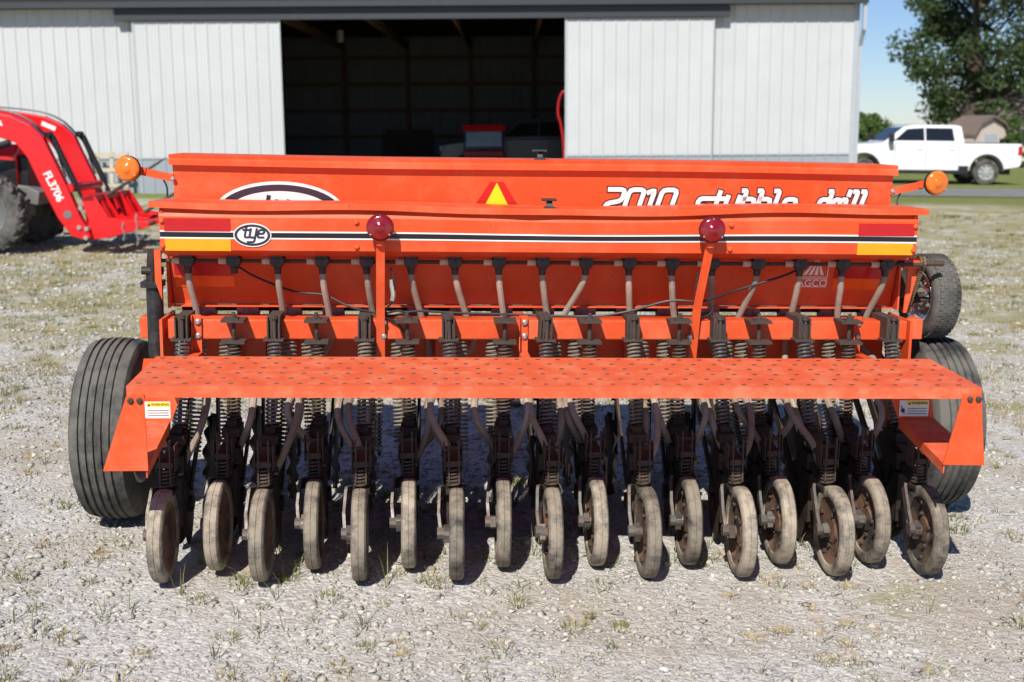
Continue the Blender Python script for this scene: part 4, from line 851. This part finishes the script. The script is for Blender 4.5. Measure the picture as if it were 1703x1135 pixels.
def tree(name, label, base, h, crown, nleaf, leaf, lm, seed, trunk_r=.35, group=None, bottom=.16):
    r = random.Random(seed); g_ = np.random.default_rng(seed)
    o = tag(empty(name, base), label, 'tree' if trunk_r > .1 else 'shrub', group)
    m = MB(); tips = []
    m.tube([(0, 0, -.3), (0.03*h*.1, 0, h*.2), (.02*h, .01*h, h*.42), (.0, .02*h, h*.7)], [trunk_r*1.25, trunk_r, trunk_r*.7, trunk_r*.25], 9)
    for k in range(26):
        a = r.uniform(0, 2*pi); z0 = h*r.uniform(.10, .62); L_ = crown*r.uniform(.6, 1.0)*(1-.45*max(0, z0/h-.3)); el = r.uniform(.02, .95); d = Vector((math.cos(a)*math.cos(el), math.sin(a)*math.cos(el), math.sin(el)))
        p0 = Vector((0, 0, z0)); p1 = p0+d*L_*.5+Vector((0, 0, -.03*L_)); p2 = p0+d*L_+Vector((r.uniform(-.1, .1)*L_, r.uniform(-.1, .1)*L_, .06*L_)); m.tube(smoothcurve([p0, p1, p2], 4), [trunk_r*.42*(1-.11*i) for i in range(9)], 6)
        tips += [(p2, 1), (p1.lerp(p2, .55), .9)]
        for _ in range(3):
            q = p1+Vector((r.uniform(-1, 1), r.uniform(-1, 1), r.uniform(-.25, .9)))*L_*.5; m.tube([p1, p1.lerp(q, .5)+Vector((0, 0, .04*L_)), q], [trunk_r*.18, trunk_r*.12, trunk_r*.05], 5); tips.append((q, .85))
    m.build('trunk', 'bark', o, smooth=True)
    for k in range(14):
        a = r.uniform(0, 2*pi); tips.append((Vector((math.cos(a)*crown*.35, math.sin(a)*crown*.35, h*r.uniform(.72, .97))), .9))
    C = np.array([t[0] for t in tips]); Rr = np.array([t[1] for t in tips])*crown*g_.uniform(.14, .27, len(tips))
    w_ = Rr**2; idx = g_.choice(len(tips), nleaf, p=w_/w_.sum()); d = g_.normal(size=(nleaf, 3)); d /= np.linalg.norm(d, axis=1)[:, None]
    P_ = C[idx]+d*(Rr[idx]*g_.random(nleaf)**.45)[:, None]*[1, 1, .72]; P_ = P_[P_[:, 2] > h*bottom*.8]; nl = len(P_)
    a1 = g_.normal(size=(nl, 3)); a1 /= np.linalg.norm(a1, axis=1)[:, None]; a2 = np.cross(a1, g_.normal(size=(nl, 3))); a2 /= np.linalg.norm(a2, axis=1)[:, None]; s_ = leaf*g_.uniform(.6, 1.35, nl)[:, None]
    V = np.stack([P_-a1*s_, P_+a2*s_*.55, P_+a1*s_, P_-a2*s_*.55], 1).reshape(-1, 3); me = bpy.data.meshes.new('crown'); me.from_pydata(V.tolist(), [], np.arange(nl*4).reshape(-1, 4).tolist()); me.materials.append(MATS[lm]); link('crown', me, o); return o
tree('oak_tree', 'tall broad dark green oak tree rising behind the white truck', on_ground(1606, 78), 15.5, 6.3, 22000, .16, 'leaf_oak', 4, .45)
tree('oak_tree', 'smaller dark green oak standing farther back behind the low house', on_ground(1790, 92), 14, 6.5, 16000, .2, 'leaf_oak', 8, .4)
tree('leafy_bush', 'light green bush beside the barn corner beyond the truck hood', on_ground(1436, 70), 2.9, 1.5, 5000, .09, 'leaf_bush', 5, .06, bottom=0)
tree('leafy_bush', 'rounded green bush against the shed behind the truck bed', on_ground(1672, 63), 2.6, 1.1, 4000, .08, 'leaf_bush', 6, .05, bottom=0)
# ------------------------------------------------------------------ red loader tractor on the left
TD = 16.3; SPX = F_PX/TD
p = cpt(-8, 437, TD); trac = tag(empty('loader_tractor', (p.x, p.y, ground_z(p.x, 0)), (0, TH*.6, -yaw)), 'bright red tractor with front loader arms and a bale spear carriage', 'tractor')
def tx(u): return (u+8)/SPX
def tz(v): return (437-v)/SPX
def arm(pts, y0, y1, nm, mt_='tractor_red', bev=.02):
    m = MB(); m.plate([(tx(u), tz(v)) for u, v in pts], y0, y1); return m.build(nm, mt_, trac, bevel=bev)
NEAR = [(-190, 196), (-60, 200), (0, 207), (34, 213), (64, 227), (84, 247), (95, 273), (116, 321), (138, 377), (150, 398), (154, 410), (146, 416), (122, 409), (101, 380), (74, 323), (57, 281), (38, 256), (0, 244), (-60, 240), (-190, 228)]
na = arm(NEAR, .0, .13, 'loader_arm'); fa = arm(NEAR, 1.16, 1.29, 'loader_arm')
m = MB(); m.cyl((tx(120), .05, tz(330)), (tx(120), 1.24, tz(330)), .06, 12); m.build('cross_tube', 'tractor_red', trac, smooth=True); m = MB(); m.cyl((tx(20), .05, tz(232)), (tx(20), 1.24, tz(232)), .05, 12); m.build('cross_tube', 'tractor_red', trac, smooth=True)
for y in (.065, 1.225):
    m = MB(); m.cyl((tx(92), y+.10, tz(246)), (tx(126), y+.10, tz(325)), .042, 12); m.cyl((tx(126), y+.10, tz(325)), (tx(143), y+.10, tz(362)), .024, 10); m.cyl((tx(88), y, tz(243)), (tx(88), y+.15, tz(243)), .04, 10); m.build('tilt_cylinder', 'tractor_black', trac, smooth=True)
    m = MB(); m.cyl((tx(-70), y-.02, tz(285)), (tx(28), y-.02, tz(256)), .045, 12); m.build('lift_cylinder', 'tractor_black', trac, smooth=True)
    m = MB(); m.tube([(tx(118), y-.075, tz(373)), (tx(118), y-.07, tz(373))], .055, 16); m.build('arm_cap', 'tractor_grey', trac)
    m = MB(); m.plate([(tx(u), tz(v)) for u, v in ((140, 350), (158, 346), (168, 380), (170, 408), (150, 418), (142, 405))], y+.08, y+.12); m.build('quick_hitch_plate', 'tractor_red', trac)
    for u, v in ((146, 411), (136, 394), (148, 396), (140, 362)):
        m = MB(); m.cyl((tx(u), y-.09, tz(v)), (tx(u), y+.14, tz(v)), .03, 10); m.build('pivot_pin', 'zinc_bolt', trac)
me = text_mesh('FL3706', .15, bold=.004, spacing=.95); me.materials.append(MATS['decal_white']); link('loader_lettering', me, trac, (tx(97), -.004, tz(327)), (pi/2, math.radians(66), 0))
m = MB(); m.plate([(tx(u), tz(v)) for u, v in ((0, 218), (18, 221), (20, 229), (0, 226))], -.003, -.001); m.build('arm_decal', 'decal_white', na);
for y in (.02, 1.18):
    for dy in (0, .03):
        m = MB(); m.tube(smoothcurve([(tx(-60), y+dy, tz(196)), (tx(20), y+dy, tz(204)), (tx(60), y+dy, tz(218)), (tx(82), y+dy, tz(238)), (tx(98), y+.10+dy, tz(262)), (tx(104), y+.14, tz(290)), (tx(112), y+.13, tz(312))], 6), .012, 7); m.build('hydraulic_hose', 'tractor_black', trac, smooth=True)
m = MB(); m.plate([(tx(u), tz(v)) for u, v in ((30, 221), (54, 231), (51, 238), (28, 228))], 1.156, 1.158); m.build('arm_decal', 'decal_white', fa)
# spear carriage
Cn = [(147, 345), (168, 340), (190, 376), (256, 384), (250, 392), (188, 409), (165, 412)]
for y in (-.12, .30, .95, 1.36):
    m = MB(); m.plate([(tx(u), tz(v)) for u, v in Cn], y, y+.03); m.build('carriage_side_plate', 'tractor_red', trac)
m = MB(); m.bar((tx(158), -.12, tz(345)), (tx(158), 1.39, tz(345)), .15, .07, up=(0, 0, 1)); m.bar((tx(182), -.11, tz(404)), (tx(182), 1.38, tz(404)), .12, .1, up=(0, 0, 1)); m.bar((tx(245), -.11, tz(386)), (tx(245), 1.38, tz(386)), .10, .03, up=(0, 0, 1)); m.build('carriage_frame', 'tractor_red_dull', trac)
for y in (.1, .6, 1.15):
    m = MB(); m.hexa([(tx(160), y, tz(350)), (tx(172), y, tz(350)), (tx(196), y, tz(398)), (tx(180), y, tz(400))], [(tx(160), y+.1, tz(350)), (tx(172), y+.1, tz(350)), (tx(196), y+.1, tz(398)), (tx(180), y+.1, tz(400))]); m.build('carriage_rib', 'tractor_red', trac)
for y, a, c, ln in ((.35, 160, 350, .70), (1.0, 175, 398, .7)):
    q = Vector((tx(a), y, tz(c))); m = MB(); m.tube([q, q+Vector((.55, .10, .36))*ln, q+Vector((1.08, .2, .70))*ln, q+Vector((1.25, .23, .81))*ln], [.026, .024, .017, .004], 10); m.build('bale_spear', 'rusty_steel', trac, smooth=True)
for u, v, ln in ((236, 372, .42), (214, 386, .25)):      # chains
    m = MB(); q = Vector((tx(u), -.14, tz(v)))
    for k in range(int(ln/.03)):
        c = q-Vector((.012*math.sin(k), 0, .03*k)); Mx = Matrix.Translation(c)@Matrix.Rotation(pi/2*(k % 2), 4, 'Z')
        m.tube([(.012*math.cos(t*pi/4), 0, .02*math.sin(t*pi/4)) for t in range(9)], .004, 5, Mx, cap=False)
    m.build('chain', 'zinc_bolt', trac)
# body and wheels
m = MB(); m.prism([(.30, .78), (1.0, .78), (1.0, 1.32), (.88, 1.44), (.42, 1.44), (.30, 1.32)], tx(-300), tx(24)); m.build('hood', 'tractor_red', trac, bevel=.04)
m = MB(); m.prism([(.34, .80), (.96, .80), (.95, 1.30), (.35, 1.30)], tx(24.2), tx(40)); m.build('grille', 'tractor_black', trac, bevel=.04)
m = MB(); m.plate([(tx(-12), .95), (tx(22), .95), (tx(22), 1.22), (tx(-12), 1.25)], .288, .299); m.build('side_grille', 'tractor_black', trac)
m = MB(); m.plate([(tx(-5), .72), (tx(56), .62), (tx(60), .80), (tx(40), .88), (tx(-5), .92)], .28, 1.02); m.build('front_bolster', 'tractor_grey', trac, bevel=.02)
m = MB(); m.box(tx(-300), tx(24), .45, .85, .45, .78); m.cyl((0, -.1, .54), (0, 1.4, .54), .1, 12); m.box(-.12, .12, .2, 1.1, .42, .64); m.build('chassis', 'tractor_grey', trac)
def lug_wheel(x, y, R, wd, nm):
    m = MB(); m.lathe([(-wd*.42, R*.58), (-wd*.5, R*.72), (-wd*.46, R*.88), (-wd*.36, R*.93), (wd*.36, R*.93), (wd*.46, R*.88), (wd*.5, R*.72), (wd*.42, R*.58)], 40, Matrix.Rotation(pi/2, 4, 'Z'))
    for k in range(18):
        for s_ in (-1, 1):
            a = 2*pi*(k+(.5 if s_ > 0 else 0))/18; Mx = Matrix.Rotation(-a, 4, 'Y')
            m.hexa([(-.022, s_*.01, R*.92), (.022, s_*.01, R*.92), (.13, s_*wd*.5, R*.86), (.075, s_*wd*.5, R*.86)], [(-.016, s_*.01, R), (.016, s_*.01, R), (.12, s_*wd*.49, R*.965), (.08, s_*wd*.49, R*.965)], Mx)
    t = m.build(nm, 'tyre_rubber', trac, (x, y, R), smooth=35)
    m = MB(); Mz = Matrix.Rotation(pi/2, 4, 'Z')
    for s_ in (-1, 1): m.lathe([(s_*wd*.42, R*.58), (s_*wd*.44, R*.56), (s_*wd*.3, R*.52), (s_*wd*.1, R*.3), (s_*wd*.22, R*.2), (s_*wd*.22, 0)], 30, Mz)
    m.build('rim', 'tractor_grey', t, smooth=True)
lug_wheel(0, -.12, .54, .34, 'front_wheel'); lug_wheel(0, 1.42, .54, .34, 'front_wheel'); lug_wheel(-2.35, -.2, .82, .46, 'rear_wheel'); lug_wheel(-2.35, 1.5, .82, .46, 'rear_wheel')
m = MB(); m.box(-2.9, -1.5, .15, 1.15, .9, 1.5); m.build('cab_floor', 'tractor_black', trac, bevel=.05)
m = MB(); m.box(-2.95, -1.45, .1, 1.2, 2.45, 2.58); m.build('cab_roof', 'tractor_red', trac, bevel=.06)
for x in (-2.85, -1.52):
    for y in (.14, 1.11): m = MB(); m.box(x, x+.06, y, y+.06, 1.5, 2.45); m.build('cab_post', 'tractor_black', trac)
m = MB(); m.box(-2.6, -2.1, .4, .9, 1.5, 1.62); m.box(-2.7, -2.58, .4, .9, 1.5, 2.05); m.build('operator_seat', 'tractor_black', trac, bevel=.03)
m = MB(); m.box(tx(-200), tx(-185), .0, .13, .75, 1.95); m.box(tx(-200), tx(-185), 1.16, 1.29, .75, 1.95); m.build('loader_tower', 'tractor_red', trac)
